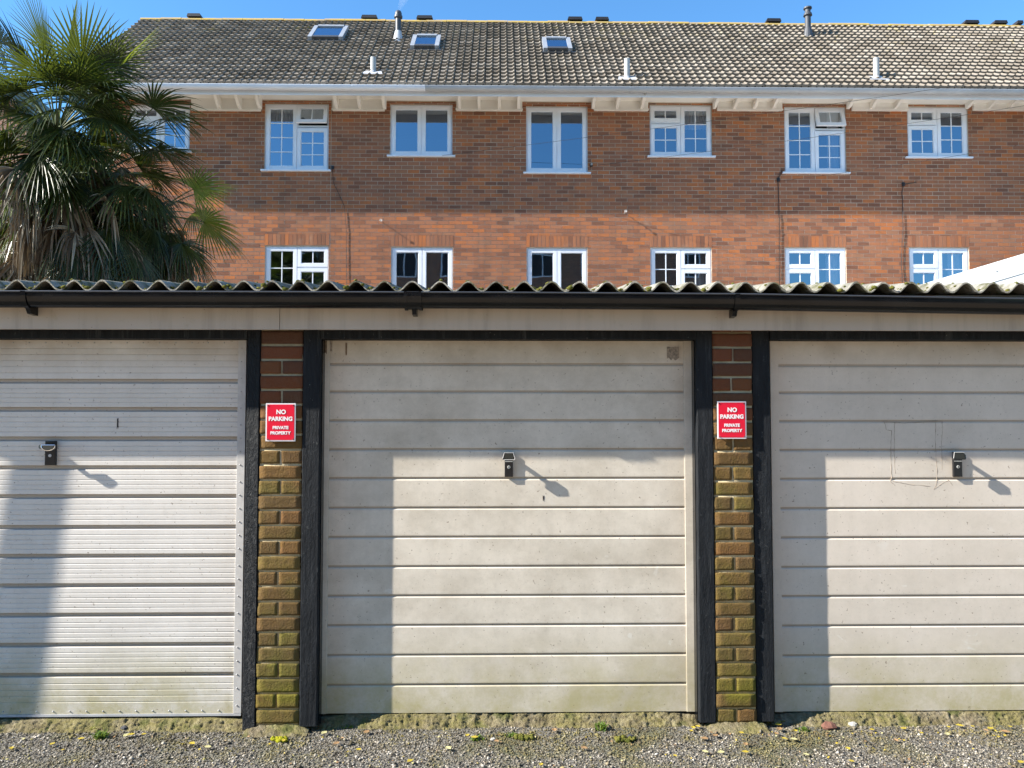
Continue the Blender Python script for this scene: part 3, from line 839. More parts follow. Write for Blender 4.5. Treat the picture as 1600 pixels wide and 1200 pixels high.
# doors --------------------------------------------------------------
def sweep_panel(mb, prof, x0, x1): mb.sweep(prof[::-1], x0, x1, 1)
def flat_door(x0, x1, z0, z1, lines, mat, sw, label):
    """pressed steel door: flat planks with a narrow groove between them"""
    d = MB(); y = REC
    a, b = x0 + sw, x1 - sw
    prof = [(y + .004, z1)]
    for zl in lines:                                       # from the top down
        prof += [(y, zl + .012), (y + .0004, zl + .0065), (y + .0055, zl + .0055), (y + .006, zl - .0035), (y + .0005, zl - .0105), (y, zl - .0112)]
    prof += [(y, z0)]
    d.sweep(prof, a, b, 1)
    d.box(a, b, y + .018, y + .03, z0, z1)
    o = d.build("garage_door", mat, garage); o["label"] = label
    for (p, q) in ((x0, a - .001), (b + .001, x1)):
        s_ = MB(); s_.box(p, q, y - .004, y + .03, z0 - .002, z1 + .002); s_.build("door_stile", mat if sw > .05 else mat, o, bevel=.003)
    return o
def zof(px, ys): return [at(px, y_, REC).z for y_ in ys]
cX0, cX1 = at(499, 800, REC).x, at(1084, 800, REC).x
cz0, cz1 = at(795, 1113, REC).z, ZHEAD + .02
center = flat_door(cX0, cX1, cz0, cz1, zof(790, (569, 612, 657, 702, 747, 793, 838.5, 884.5, 930, 976, 1022.5, 1069)), "door_cream", .047, "grimy cream garage door with flat planks and a central black handle")
rX0 = at(1206, 800, REC).x; rX1 = rX0 + (cX1 - cX0)
rz0 = at(1400, 1110.5, REC).z
right = flat_door(rX0, rX1, rz0, cz1, zof(1400, (571, 613.5, 658, 703, 748, 794, 839.5, 885.5, 931, 977, 1023.5, 1069.5)), "door_beige", .045, "beige garage door with old tape outlines left of its handle")
# ribbed door
lX1 = at(384.5, 600, REC).x; lX0 = lX1 - (cX1 - cX0) + .02
lz0 = at(250, 1115, REC).z
d = MB(); y = REC
lines = zof(250, (596, 640, 686, 731, 776, 824, 869, 915, 961, 1007.5, 1054.5))
edges = [cz1] + lines + [lz0]
prof = [(y, cz1)]
for i in range(len(edges) - 1):
    t0, t1 = edges[i] - (.012 if i else .03), edges[i + 1] + .014
    if i == len(edges) - 2: t1 = lz0 + .03
    nrb = 6 if i == 0 else 5
    if i: prof += [(y, t0)]
    for k2 in range(1, nrb):
        zr = t0 + (t1 - t0) * k2 / nrb
        prof += [(y, zr + .0022), (y + .0028, zr + .0008), (y + .0028, zr - .0012), (y - .0004, zr - .004)]
    if i < len(edges) - 2:
        zl = edges[i + 1]
        prof += [(y, t1), (y + .013, zl + .009), (y + .015, zl - .005)]
prof += [(y, lz0)]
d.sweep(prof, lX0, lX1 - .042, 1); d.box(lX0, lX1 - .045, y + .02, y + .03, lz0, cz1)
left = d.build("garage_door", "door_white", garage); left["label"] = "off white ribbed garage door with riveted edge strips"
for (p, q) in ((lX1 - .041, lX1), (lX0 - .04, lX0 - .001)):
    s_ = MB(); s_.box(p, q, y - .004, y + .03, lz0, cz1 + .002); s_.build("door_stile", "galv_edge", left, bevel=.002)
rv = MB()
z_ = lz0 + .04
while z_ < cz1 - .03:
    rv.tube([(lX1 - .024, y - .003, z_), (lX1 - .024, y - .0075, z_)], [.0042, .0028], 8); z_ += random.choice((.068, .086))
x_ = lX0 + .05
while x_ < lX1 - .06:
    for zq in (lz0 + .014, cz1 - .033): rv.tube([(x_, y + .001, zq), (x_, y - .004, zq)], [.0042, .0028], 8)
    x_ += .083
rv.build("rivets", "steel_grey", left, smooth=True)
s_ = MB(); s_.box(lX0, lX1 - .002, y - .004, y + .02, lz0 - .012, lz0 - .0005); s_.build("bottom_rail", "steel_grey", left)

# handles
def handle(par, px, py0, py1, px0, px1, kind):
    a = at(px0, py0, REC - .01); b = at(px1, py1, REC - .01)
    x0, x1, zt, zb = a.x, b.x, a.z, b.z
    cx = (x0 + x1) / 2; y = REC
    h = MB(); h.box(x0, x1, y - .016, y + .002, zb, zt)
    o = h.build("handle", "handle_black", par, bevel=.003)
    hw = (x1 - x0)
    yb_ = y - .053
    g_ = MB()
    top = zt - .004; hgt = .040
    gc_ = at({'T': 795, 'R': 1500, 'L': 75}[kind], {'T': 712, 'R': 711.5, 'L': 697}[kind], yb_ - .014); top = gc_.z + hgt / 2 - .002
    if kind == 'T':
        sh = 0
        q_ = gc_.x; pol = [(q_ - .024, top - .002), (q_ - .033, top - hgt + .006), (q_ - .029, top - hgt), (q_ + .029, top - hgt), (q_ + .033, top - hgt + .006), (q_ + .024, top - .002)]
    elif kind == 'R':
        q_ = gc_.x - .035; pol = [(q_ + .004, top - .001), (q_ + .0, top - hgt + .006), (q_ + .006, top - hgt), (q_ + .064, top - hgt), (q_ + .068, top - hgt + .008), (q_ + .058, top - .004), (q_ + .05, top - .001)]
    else:
        cc = gc_.x + .0
        pol = [(cc - .036, top - .012)] + [(cc - .036 * math.cos(t), top - .016 - .026 * math.sin(t)) for t in [math.pi * i / 10 for i in range(11)]] + [(cc + .036, top - .012)]
    g_.prism(pol[::-1], 'y', yb_ - .014, yb_)
    g_.build("grip", "handle_black", o, bevel=.002)
    st = MB(); sx = {'T': cx, 'R': x0 + .022, 'L': x0 + .012}[kind]
    st.tube([(sx, y - .012, top - .022), (sx + (0 if kind == 'T' else (.01 if kind == 'R' else -.014)), yb_ - .001, top - .022)], .011, 10); st.build("spindle", "handle_black", o)
    ins = MB(); mx_ = sum(p[0] for p in pol) / len(pol); mz_ = sum(p[1] for p in pol) / len(pol)
    ins.prism([(mx_ + (p[0] - mx_) * .78, mz_ + (p[1] - mz_) * .74) for p in pol][::-1], 'y', yb_ - .0152, yb_ - .013)
    ins.build("grip_inlay", "badge_olive", o)
    rim = MB(); n = len(pol)
    P3 = [(mx_ + (p[0] - mx_) * .95, yb_ - .0145, mz_ + (p[1] - mz_) * .93) for p in pol]
    sel = P3 if kind == 'L' else (P3[2:] + P3[:2] if kind == 'T' else P3[-2:] + P3[:2])
    rim.tube(sel + ([P3[0]] if kind == 'L' else []), .0016 if kind != 'L' else .0022, 6); rim.build("grip_trim", "chrome" if kind == "L" else "galv_edge", o)
    lk = MB(); zc = zb + (zt - zb) * .40
    if kind != 'L':
        lk.tube([(cx, y - .015, zc), (cx, y - .0185, zc)], [.0085, .0075], 14); lk.box(x0 + .002, x1 - .002, y - .0172, y - .0155, zb + (zt - zb) * .615, zb + (zt - zb) * .645)
        lk.build("lock_barrel", "vent_pale", o)
        kh = MB(); kh.box(cx - .0012, cx + .0012, y - .0195, y - .018, zc - .005, zc + .005); kh.build("keyhole", "handle_black", o)
    else:
        lk.tube([(cx, y - .015, zc), (cx, y - .0185, zc)], [.0085, .0075], 14); lk.build("lock_barrel", "steel_grey", o)
    return o
handle(center, 795, 707, 745, 788.5, 801.5, 'T')
handle(right, 1497, 706, 745, 1489, 1503, 'R')
handle(left, 78, 689, 727, 71.5, 87, 'L')
# marks on the doors
def patch(par, x0, y0, x1, y1, mat, yoff=.0015):
    p = MB(); a, b = at(x0, y0, REC), at(x1, y1, REC); n = 7
    pts = []
    for i in range(n): pts.append((a.x + (b.x - a.x) * i / (n - 1), a.z + random.uniform(-.004, .004)))
    for i in range(n): pts.append((b.x - (b.x - a.x) * i / (n - 1), b.z + random.uniform(-.012, .006)))
    p.prism(pts, 'y', REC - yoff, REC + .002); p.build("tape_residue", mat, par)
simple("residue_brown", (.16, .11, .07), .9, .5, 60)
simple("residue_grey", (.26, .22, .18), .9, .5, 90)
simple("crease", (.36, .295, .23), .9, .3, 60)
patch(center, 500, 533, 511, 550, "residue_brown", .006)
patch(center, 516, 533, 519, 549, "residue_grey"); patch(center, 1042, 542, 1061, 560, "residue_grey"); patch(center, 540, 536, 542, 552, "residue_brown")
patch(left, 183, 654, 185, 667, "dark_vent"); patch(center, 848, 775, 850, 780, "dark_vent")
for pts in (((1382, 659), (1385, 672), (1393, 673), (1392, 700), (1393, 745), (1391, 752), (1400, 760)), ((1398, 660), (1397, 700), (1399, 748)), ((1462, 660), (1462, 700), (1464, 743), (1463, 757), (1459, 765), (1470, 757), (1482, 750), (1490, 760)),
            ((1472, 658), (1473, 672), (1471, 690), (1472, 742)), ((1395, 752), (1420, 757), (1459, 760)), ((1382, 659), (1410, 661), (1440, 660), (1472, 657))):
    P = []
    for i in range(len(pts) - 1):
        for t in range(6):
            x = pts[i][0] + (pts[i + 1][0] - pts[i][0]) * t / 6 + random.uniform(-.5, .5); yy = pts[i][1] + (pts[i + 1][1] - pts[i][1]) * t / 6 + random.uniform(-.4, .4)
            q = at(x, yy, REC); P.append((q.x, REC + .0006, q.z))
    c_ = MB(); c_.tube(P, [.0009 + .0014 * random.random() for _ in P], 5, caps=False); c_.build("tape_residue", "crease", right)

# timber frames
def jamb(mb, x0, x1, zb, y0=-.004):
    n = 30; prof = []
    for i in range(n + 1):
        z_ = zb + (ZH + .01 - zb) * i / n
        prof.append(z_)
    w = .004
    i0 = len(mb.v)
    for z_ in prof:
        e = .0018 * fbm(z_ * 9, x0 * 7); e2 = .0018 * fbm(z_ * 11, x0 * 5 + 4)
        for (x, yv) in ((x0 + e, .14), (x0 + e, y0 + w), (x0 + w + e, y0 + .001 * nz(z_ * 8, x0)), (x1 - w + e2, y0 + .001 * nz(z_ * 8, x0 + 3)), (x1 + e2, y0 + w), (x1 + e2, .14)):
            mb.v.append((x, yv, z_))
    for i in range(n):
        for j in range(5):
            a = i0 + i * 6 + j; mb.f.append((a, a + 1, a + 7, a + 6)); mb.mi.append(mb.k)
    mb.f.append(tuple(i0 + j for j in range(6))); mb.mi.append(mb.k)
def frame(xa0, xa1, xb0, xb1, zbl, zbr, ya=-.004, ma="black_timber", mb_="black_timber"):
    h = MB(); h.box(xa1, xb0, -.003, .13, ZHEAD, ZH + .01)
    o = h.build("door_frame", "black_timber", garage, bevel=.003)
    j = MB(); jamb(j, xa0, xa1, zbl, ya); j.build("jamb", ma, o)
    j = MB(); jamb(j, xb0, xb1, zbr); j.build("jamb", mb_, o)
    for (p, q) in ((xa1 - .002, xa1 + .004), (xb0 - .004, xb0 + .002)):
        bk = MB(); bk.box(p, q, .03, .14, .02, ZHEAD); bk.build("weather_strip", "black_plastic", o)
    return o
frame(P1[1] + .001, gx(498.5), gx(1090), P2[0] - .001, .03, .036)
frame(P2[1] + .001, gx(1207), PIERS[3][0] - .085, PIERS[3][0] - .001, .035, .035, .008)
frame(PIERS[0][1] + .001, PIERS[0][1] + .08, gx(383), P1[0] - .001, .02, .012, mb_="black_timber_flaking")

# thresholds
def threshold(x0, x1, zt, sd, front=-.055):
    t = MB(); n = int((x1 - x0) / .006); nn = 26
    for i in range(n + 1):
        X = x0 + (x1 - x0) * i / n
        bite = .016 * fbm(X * 3.1, sd) + .012 * fbm(X * 13, sd + 2) + .006 * fbm(X * 37, sd + 5)
        tz = zt + .005 * fbm(X * 2.2, sd + 7)
        if min(X - x0, x1 - X) < .22: tz -= .016 * (1 - min(X - x0, x1 - X) / .22)
        for k2 in range(nn):
            u = k2 / (nn - 1)
            if u < .38:
                yy = .16 - (.16 - (front + .055)) * (u / .38) ** .7; z_ = tz
            else:
                v_ = (u - .38) / .62
                yy = front + .055 - .065 * v_ ** 1.1; z_ = tz - (tz + .014) * v_ ** 1.0
            w_ = max(0, min(1, (u - .22) / .2))
            yy += bite * w_
            q = Vector((X * 70, yy * 60 + sd, z_ * 70))
            lump = .5 - min((mnoise.voronoi(q * 1.5)[0])[0], .9)
            r_ = (.005 * fbm(X * 42, u * 9, sd) + .0105 * lump) * (.12 + .88 * w_)
            t.v.append((X, yy - r_, z_ + r_ * .8))
    for i in range(n):
        for k2 in range(nn - 1):
            a = i * nn + k2; t.f.append((a, a + nn, a + nn + 1, a + 1)); t.mi.append(0)
    t.build("threshold", "threshold_concrete", garage, smooth=True)
threshold(P1[1] + .03, P2[0] - .04, cz0 - .006, 1.3, .028); threshold(P2[1] + .02, PIERS[3][0], rz0 - .006, 5.1, .022); threshold(PIERS[0][1], P1[0] - .03, lz0 - .022, 9.7, .008)

# fascia, gutter, roof
YFA = -.09
zfb = at(800, 515.5, YFA).z; ZFT = at(800, 458, YFA).z
fx = at(437, 500, YFA).x
fa = MB(); fa.box(-5, fx - .0015, YFA, YFA + .022, zfb, ZFT - .004); fa.box(fx + .0015, 5, YFA + .0008, YFA + .022, zfb + .0005, ZFT - .004); fa.build("fascia", "fascia_paint", garage)
sf = MB(); sf.box(-5, 5, YFA + .023, .1, zfb + .012, zfb + .024); sf.build("soffit", "black_timber", garage)
# gutter: half round, sagging a little to the right
def gut_prof(dz, gw=.05, s=1.0):
    yc = YFA - .056; zt = dz
    pr = [(yc - gw * s * math.cos(math.pi * i / 16) , zt - .072 * s * math.sin(math.pi * i / 16) ** .8) for i in range(17)]
    return pr
zg = at(800, 457.5, YFA - .1).z
gtr = MB()
xs = [-5 + 10 * i / 60 for i in range(61)]
for (s, flip) in ((1.0, 0), (.95, 1)):
    i0 = len(gtr.v); n = 17
    for X in xs:
        sag = -.004 * max(0, X) - .010 * max(0, X - 1.2)
        gtr.v += [(X, p[0], p[1] + sag) for p in gut_prof(zg, .05, s)]
    for a in range(len(xs) - 1):
        for j in range(n - 1):
            q = (i0 + a * n + j, i0 + a * n + j + 1, i0 + (a + 1) * n + j + 1, i0 + (a + 1) * n + j)
            gtr.f.append(q if not flip else q[::-1]); gtr.mi.append(0)
go = gtr.build("gutter", "black_plastic", garage, smooth=True)
simple("gutter_highlight", (.045, .05, .06), .3, .1)  # lip colour lightened to paint in the highlight along the gutter rim
lip = MB(); lip.tube([(X, YFA - .106, zg + .0005 - .004 * max(0, X) - .010 * max(0, X - 1.2)) for X in xs], .0045, 8); lip.build("gutter_lip", "gutter_highlight" if "gutter_highlight" in MT else "black_plastic", go, smooth=True)
for (px, w) in ((645, .085),):
    X = at(px, 470, YFA - .1).x
    j = MB(); j.sweep(gut_prof(zg + .003, .05, 1.13), X - w / 2, X + w / 2)
    for e in (X - w / 2, X + w / 2 - .014): j.sweep(gut_prof(zg + .005, .05, 1.21), e, e + .014)
    j.build("gutter_joint", "black_plastic", go)
for px in (37, 646, 1152):
    X = at(px, 470, YFA - .1).x; b = MB()
    b.sweep(gut_prof(zg + .002 - .004 * max(0, X) - .010 * max(0, X - 1.2), .05, 1.12), X - .012, X + .012)
    zq = zg - .085 - .004 * max(0, X)
    b.prism([(YFA - .07, zq + .012), (YFA - .052, zq - .016), (YFA - .001, zq - .020), (YFA - .001, zq + .02), (YFA - .04, zq + .02)], 'x', X - .011, X + .011)
    b.build("gutter_bracket", "black_plastic", go)
# corrugated sheets
YE = YFA - .10
zc = at(800, 447.5, YE).z; AMP = .5 * (at(800, 440, YE).z - at(800, 455, YE).z)
WL = 43.9 / F_PX * (YE - CAM.y); RP = R(6.2); TH = .008
ph = at(644, 440, YE).x
def sheet_z(x, y):
    return zc + AMP * math.cos(2 * math.pi * (x - ph) / WL) + (y - YE) * math.tan(RP)
sh = MB(); xs = [-5 + 10 * i / 1100 for i in range(1101)]
ysr = [YE, YE + .02, YE + .06, YE + .15, YE + .4, 1.2, 2.6, 4.9]
i0 = 0; n = len(ysr)
for X in xs:
    e = .006 * fbm(X * 9) ; dz = .003 * fbm(X * 25)
    for k2, Y in enumerate(ysr):
        yy = Y + (e if k2 == 0 else 0)
        sh.v.append((X, yy, sheet_z(X, Y) + TH / 2 + dz * (1 if k2 < 2 else 0) + .002 * fbm(X * 14, Y * 9)))
    for k2, Y in enumerate(ysr):
        sh.v.append((X, Y + (e if k2 == 0 else 0), sheet_z(X, Y) - TH / 2))
m2 = 2 * n
for a in range(len(xs) - 1):
    for k2 in range(n - 1):
        p = a * m2 + k2
        sh.f += [(p, p + m2, p + m2 + 1, p + 1), (p + n, p + n + 1, p + n + 1 + m2, p + n + m2)]; sh.mi += [0, 0]
    sh.f.append((a * m2, a * m2 + n, (a + 1) * m2 + n, (a + 1) * m2)); sh.mi.append(0)
rs = sh.build("roof_sheet", "cement_sheet", garage, smooth=False)
# moss tufts lodged on the sheet edge
ms = MB()
def blob(mb, c_, r, seg=8, rings=5):
    i = len(mb.v); sd = random.uniform(0, 99)
    for a in range(rings + 1):
        th = math.pi * a / rings
        for b in range(seg):
            ph_ = 2 * math.pi * b / seg; d = Vector((math.sin(th) * math.cos(ph_), math.sin(th) * math.sin(ph_), math.cos(th)))
            k_ = 1 + .5 * nz(d.x * 2 + sd, d.y * 2, d.z * 2)
            mb.v.append((c_[0] + d.x * r[0] * k_, c_[1] + d.y * r[1] * k_, c_[2] + d.z * r[2] * k_))
    for a in range(rings):
        for b in range(seg):
            mb.f.append((i + a * seg + b, i + (a + 1) * seg + b, i + (a + 1) * seg + (b + 1) % seg, i + a * seg + (b + 1) % seg)); mb.mi.append(mb.k)
for k_ in range(1500):
    X = random.uniform(-3.6, 3.8); Y = YE + random.random() ** 1.5 * .30
    ph_ = math.cos(2 * math.pi * (X - ph) / WL)
    den = .75 if ph_ < -.2 else (.35 if ph_ < .6 else .22)
    if fbm(X * 1.3, Y * 3) < -.15: den *= .35
    if random.random() > den: continue
    r = random.uniform(.004, .012) * (1.25 if ph_ < -.2 else .8)
    blob(ms, (X, Y, sheet_z(X, Y) + TH / 2 + r * .25), (r * 1.2, r * 1.2, r * .8), 6, 4)
tag(ms.build("moss", "moss", rs, smooth=True), kind="stuff")
# walls behind
bw = MB(); bw.box(PIERS[0][0], PIERS[3][1], 4.8, 5.0, 0, 2.4); bw.box(PIERS[0][0] - .01, PIERS[0][0] + .1, .61, 4.79, 0, 2.2); bw.box(PIERS[3][1] - .1, PIERS[3][1] + .01, .61, 4.79, 0, 2.2)
for (a, b) in (P1, P2): bw.box((a + b) / 2 - .05, (a + b) / 2 + .05, .61, 4.79, 0, 2.2)
bw.build("wall", "brick_plain", garage)

# ================================================================== NO PARKING signs
def text_mesh(mb, body, size, cx, z, y, bold=.0):
    cu = bpy.data.curves.new("text", 'FONT'); cu.body = body; cu.size = size; cu.align_x = 'CENTER'; cu.align_y = 'CENTER'; cu.offset = bold; cu.extrude = .0006
    cu.resolution_u = 3
    to = bpy.data.objects.new("text", cu); COL.objects.link(to)
    bpy.context.view_layer.update()
    me = bpy.data.meshes.new_from_object(to.evaluated_get(bpy.context.evaluated_depsgraph_get()))
    i = len(mb.v)
    xs_ = [v.co.x for v in me.vertices]; wid = max(xs_) - min(xs_)
    for v in me.vertices: mb.v.append((cx + v.co.x, y - v.co.z, z + v.co.y))
    for p in me.polygons: mb.f.append(tuple(i + k_ for k_ in p.vertices)); mb.mi.append(mb.k)
    bpy.data.objects.remove(to); bpy.data.curves.remove(cu); bpy.data.meshes.remove(me)
def sign(x0, y0, x1, y1, label):
    YS = -.016
    a, b = at(x0, y0, YS), at(x1, y1, YS); cx = (a.x + b.x) / 2; w = b.x - a.x; h = a.z - b.z
    root = empty("no_parking_sign", (cx, YS, b.z), label, "sign", "no parking signs on the brick piers")
    p = MB(); p.box(a.x, b.x, YS, YS + .004, b.z, a.z); p.build("backing_plate", "sign_white", root, bevel=.001)
    p = MB(); e = .0065; p.box(a.x + e, b.x - e, YS - .0012, YS + .001, b.z + e, a.z - e); p.build("red_panel", "sign_red", root)
    t = MB(); yt = YS - .0018
    text_mesh(t, "NO", .0305, cx + .002, a.z - h * .235, yt, .0012); text_mesh(t, "PARKING", .0285, cx, a.z - h * .415, yt, .0012)
    t.build("heading_lettering", "sign_white", root); t = MB()
    text_mesh(t, "PRIVATE", .0212, cx, a.z - h * .645, yt, .0009); text_mesh(t, "PROPERTY", .0212, cx, a.z - h * .785, yt, .0009)
    t.build("lettering", "sign_white", root)
    for sx in (a.x + .011, b.x - .011):
        for sz in (a.z - .012, b.z + .011):
            s_ = MB(); s_.tube([(sx, YS + .017, sz), (sx, YS - .003, sz)], .0035, 10); s_.build("screw", "dark_vent" if sz > (a.z + b.z) / 2 else "chrome", root)
sign(415.5, 630, 461.5, 689.5, "red no parking sign on the pier between the ribbed door and the cream door")
sign(1120.5, 627, 1166.5, 685.5, "red no parking sign on the pier between the cream door and the beige door")

# ================================================================== PALMS
PI = math.pi
def frond(mb, base, d, plen, rad, droop, spread, nseg, face, pet_mat, leaf_mat_i, fold=.35, bent=.0):
    """fan leaf: petiole from base along d, then a pleated half disc of segments"""
    d = d.normalized()
    P = []; p = Vector(base); dirv = d.copy(); n = 7
    for i in range(n):
        P.append(p.copy()); dirv = (dirv + Vector((0, 0, -droop * .12))).normalized(); p = p + dirv * (plen / (n - 1))
    mb.k = pet_mat; mb.tube(P, [.013 - .006 * i / (n - 1) for i in range(n)], 5, caps=False)
    hub = P[-1]; ax = dirv
    side = ax.cross(Vector((0, 0, 1)))
    if side.length < .05: side = Vector((1, 0, 0))
    side.normalize()
    side = (Matrix.Rotation(face, 3, ax) @ side).normalized()
    nrm = side.cross(ax).normalized()
    mb.k = leaf_mat_i
    rib = []
    st = (.0, .22, .38, .66, .87, 1.0)
    dev = random.uniform(-.25, .25)
    for k_ in range(nseg):
        a = (-spread + 2 * spread * k_ / (nseg - 1)) + random.uniform(-.012, .012)
        dd = ax * math.cos(a) + side * math.sin(a)
        wdir = -ax * math.sin(a) + side * math.cos(a)
        L = rad * (1 - .22 * (abs(a) / spread) ** 2) * random.uniform(.9, 1.05)
        half = rad * math.tan(spread / (nseg - 1)) * .96
        wprof = (.02, .22, .36, .29, .14, .01)
        brk = random.random() < bent
        sdroop = droop * random.uniform(.6, 1.4)
        i = len(mb.v)
        for q, (t, wv) in enumerate(zip(st, wprof)):
            sag = Vector((0, 0, -1)) * (sdroop * .45 * L * t ** 2.4)
            if brk and t > .5: sag += Vector((0, 0, -1)) * (t - .5) * L * .9 - dd * (t - .5) * L * .5
            c_ = hub + dd * (L * t) + sag + nrm * (-.16 * L * t * t * (abs(a) / spread) * (1 if fold > 0 else 0))
            hw = half * wv * L / rad * 1.05
            up_ = nrm * (hw * fold * (1 if t < .6 else .8))
            mb.v += [tuple(c_ - wdir * hw + up_), tuple(c_ - up_ * .6), tuple(c_ + wdir * hw + up_)]
        for q in range(len(st) - 1):
            b0 = i + 3 * q
            mb.f += [(b0, b0 + 1, b0 + 4, b0 + 3), (b0 + 1, b0 + 2, b0 + 5, b0 + 4)]; mb.mi += [mb.k, mb.k]
def dirf(az, el):
    return Vector((math.cos(el) * math.cos(az), math.cos(el) * math.sin(az), math.sin(el)))
def palm(px, py, Y, label, fan, nran, ndead, lean, sd, rscale=1.0):
    random.seed(sd)
    top = at(px, py, Y); base = Vector((top.x + lean, Y + .1, 0))
    root = empty("palm_tree", base, label, "palm tree", "fan palms behind the garages")
    t = MB(); P = [base.lerp(top, i / 8) + Vector((.05 * math.sin(i), 0, 0)) * (0 if i in (0, 8) else 1) for i in range(9)]
    t.tube(P, [.13, .14, .145, .15, .16, .17, .17, .15, .09], 14)
    for i, v in enumerate(t.v): t.v[i] = (v[0] + .02 * nz(i * 1.7), v[1] + .02 * nz(i * 2.3, 5), v[2])
    # fibre and old leaf bases
    for k_ in range(420):
        u = random.uniform(.25, 1.0); c_ = base.lerp(top, u); az = random.uniform(0, 6.283); r = .15
        o_ = c_ + Vector((math.cos(az) * r, math.sin(az) * r, 0)); l = random.uniform(.05, .2)
        t.tube([o_, o_ + Vector((math.cos(az) * l * .5, math.sin(az) * l * .5, l * random.uniform(-.9, .7)))], [.008, .003], 4, caps=False)
    t.build("trunk", "palm_fibre", root)
    for (tx, ty, dY, rad, face, sp, mi, dr) in fan:        # fronds placed after the photo: hub pixel and depth offset
        hubp = at(tx, ty, Y + dY); d = hubp - top
        f = MB(); frond(f, top + Vector((0, 0, -.05)), d + Vector((0, 0, .10 * d.length * dr)), d.length, rad * rscale, dr, sp, 34, face, 0, 1)
        f.build("frond", ["petiole", "palm_green" if mi == 0 else ("palm_young" if mi == 1 else "palm_dead")], root)
    for k_ in range(nran):
        az = k_ * 2.39996 + random.uniform(-.3, .3); el = R(random.uniform(-38, 72))
        d = dirf(az, el); f = MB()
        frond(f, top + Vector((0, 0, -.12 + .1 * math.sin(el))), d, random.uniform(.45, .8), random.uniform(.5, .72) * rscale, random.uniform(.25, .8) + (.3 if el < 0 else 0), R(random.uniform(80, 125)), 32, R(random.uniform(-40, 40)), 0, 1)
        f.build("frond", ["petiole", "palm_young" if random.random() < .12 else "palm_green"], root)
    for k_ in range(ndead):
        az = random.uniform(0, 6.283) if k_ % 3 == 0 else random.gauss(-PI / 2, .9)
        el = R(random.uniform(-78, 5)); u = random.uniform(-.1, 1.4)
        b_ = top + Vector((0, 0, -.1 - u)); f = MB()
        frond(f, b_, dirf(az, el), random.uniform(.35, 1.0), random.uniform(.38, .6), random.uniform(.9, 1.9), R(random.uniform(25, 95)), random.choice((11, 14, 18)), R(random.uniform(-80, 80)), 0, 1, fold=.6, bent=.6)
        f.build("frond", ["palm_fibre", "palm_dead"], root)
palm(88, 205, 6.0, "taller fan palm at the left edge with upright fronds against the sky",
     [(128, 92, -.35, .80, 0.0, R(100), 0, .1), (72, 78, -.1, .82, -.7, R(85), 0, .1), (20, 95, .2, .75, .2, R(90), 0, .4), (186, 96, -.5, .74, R(25), R(17), 1, .05),
      (10, 180, -.5, .7, .2, R(95), 0, .8), (95, 120, -.7, .55, .3, R(100), 0, .7), (160, 140, -.6, .6, .2, R(100), 0, .9), (60, 150, -.7, .6, -.3, R(110), 0, .9), (30, 230, -.6, .6, .2, R(95), 0, 1.0), (45, 120, -.6, .7, .4, R(95), 0, .8), (5, 140, -.3, .7, .3, R(95), 0, .8), (125, 175, -.7, .6, .0, R(105), 0, 1.0), (150, 110, -.4, .6, .3, R(95), 0, .7), (108, 72, -.05, .72, .7, R(85), 0, .15), (44, 98, -.35, .76, -.3, R(90), 0, .3), (158, 92, -.1, .62, -.5, R(85), 0, .3), (90, 135, -.75, .6, .4, R(105), 0, .8), (12, 70, .1, .7, .5, R(80), 0, .3), (70, 112, -.5, .7, .2, R(95), 0, .5), (25, 125, -.6, .7, .0, R(95), 0, .6), (118, 112, -.5, .66, -.2, R(100), 0, .5), (100, 160, -.8, .6, .1, R(105), 0, .9), (5, 60, -.1, .8, -.4, R(85), 0, .2), (165, 118, -.45, .62, .2, R(95), 0, .7)],
     34, 40, -.15, 11, 1.04)
palm(158, 268, 6.3, "shorter fan palm with drooping fronds in front of the terrace's left end",
     [(190, 192, -.5, .68, R(-25), R(95), 0, .5), (225, 150, -.2, .72, R(-10), R(95), 0, .75), (238, 212, -.3, .78, R(20), R(70), 0, .55), (235, 272, -.4, .76, R(-20), R(85), 0, .6),
      (90, 250, -.8, .6, .2, R(95), 0, 1.0), (75, 340, -.9, .5, R(10), R(105), 0, 1.1), (110, 375, -.9, .5, R(-10), R(105), 0, 1.1), (165, 380, -.8, .5, .2, R(100), 0, 1.1), (232, 368, -.5, .5, .0, R(110), 0, 1.1),
      (175, 330, -.7, .6, .2, R(80), 0, .9), (215, 315, -.3, .55, .2, R(95), 0, 1.0), (262, 330, .0, .5, .2, R(90), 0, 1.1), (20, 300, -.6, .6, .0, R(90), 0, 1.0), (15, 380, -.6, .5, .0, R(100), 0, 1.0), (248, 160, -.35, .66, R(15), R(85), 0, .7), (242, 205, -.2, .66, R(-20), R(80), 0, .8), (150, 200, -.8, .6, .2, R(100), 0, .9), (235, 255, -.5, .62, R(10), R(80), 0, .9), (200, 250, -.7, .6, .1, R(95), 0, .9)],
     26, 62, .05, 23, 1.04)
palm(40, 315, 6.6, "low bushy fan palm of dark and dead leaves just above the garage roof",
     [(60, 385, -.6, .5, 0, R(100), 0, 1.1), (130, 405, -.4, .45, .2, R(100), 0, 1.2), (5, 400, -.5, .5, 0, R(95), 0, 1.1)], 20, 76, .0, 37)
palm(248, 325, 6.9, "low dead skirted fan palm beside the terrace wall",
     [(262, 300, -.2, .56, R(15), R(80), 0, .9), (268, 345, -.3, .52, R(10), R(85), 0, 1.1), (205, 400, -.4, .45, .2, R(100), 0, 1.2), (262, 385, -.5, .5, .1, R(100), 0, 1.2), (225, 330, -.6, .5, .1, R(100), 0, 1.1)], 18, 76, .0, 41, 1.0)
random.seed(99)

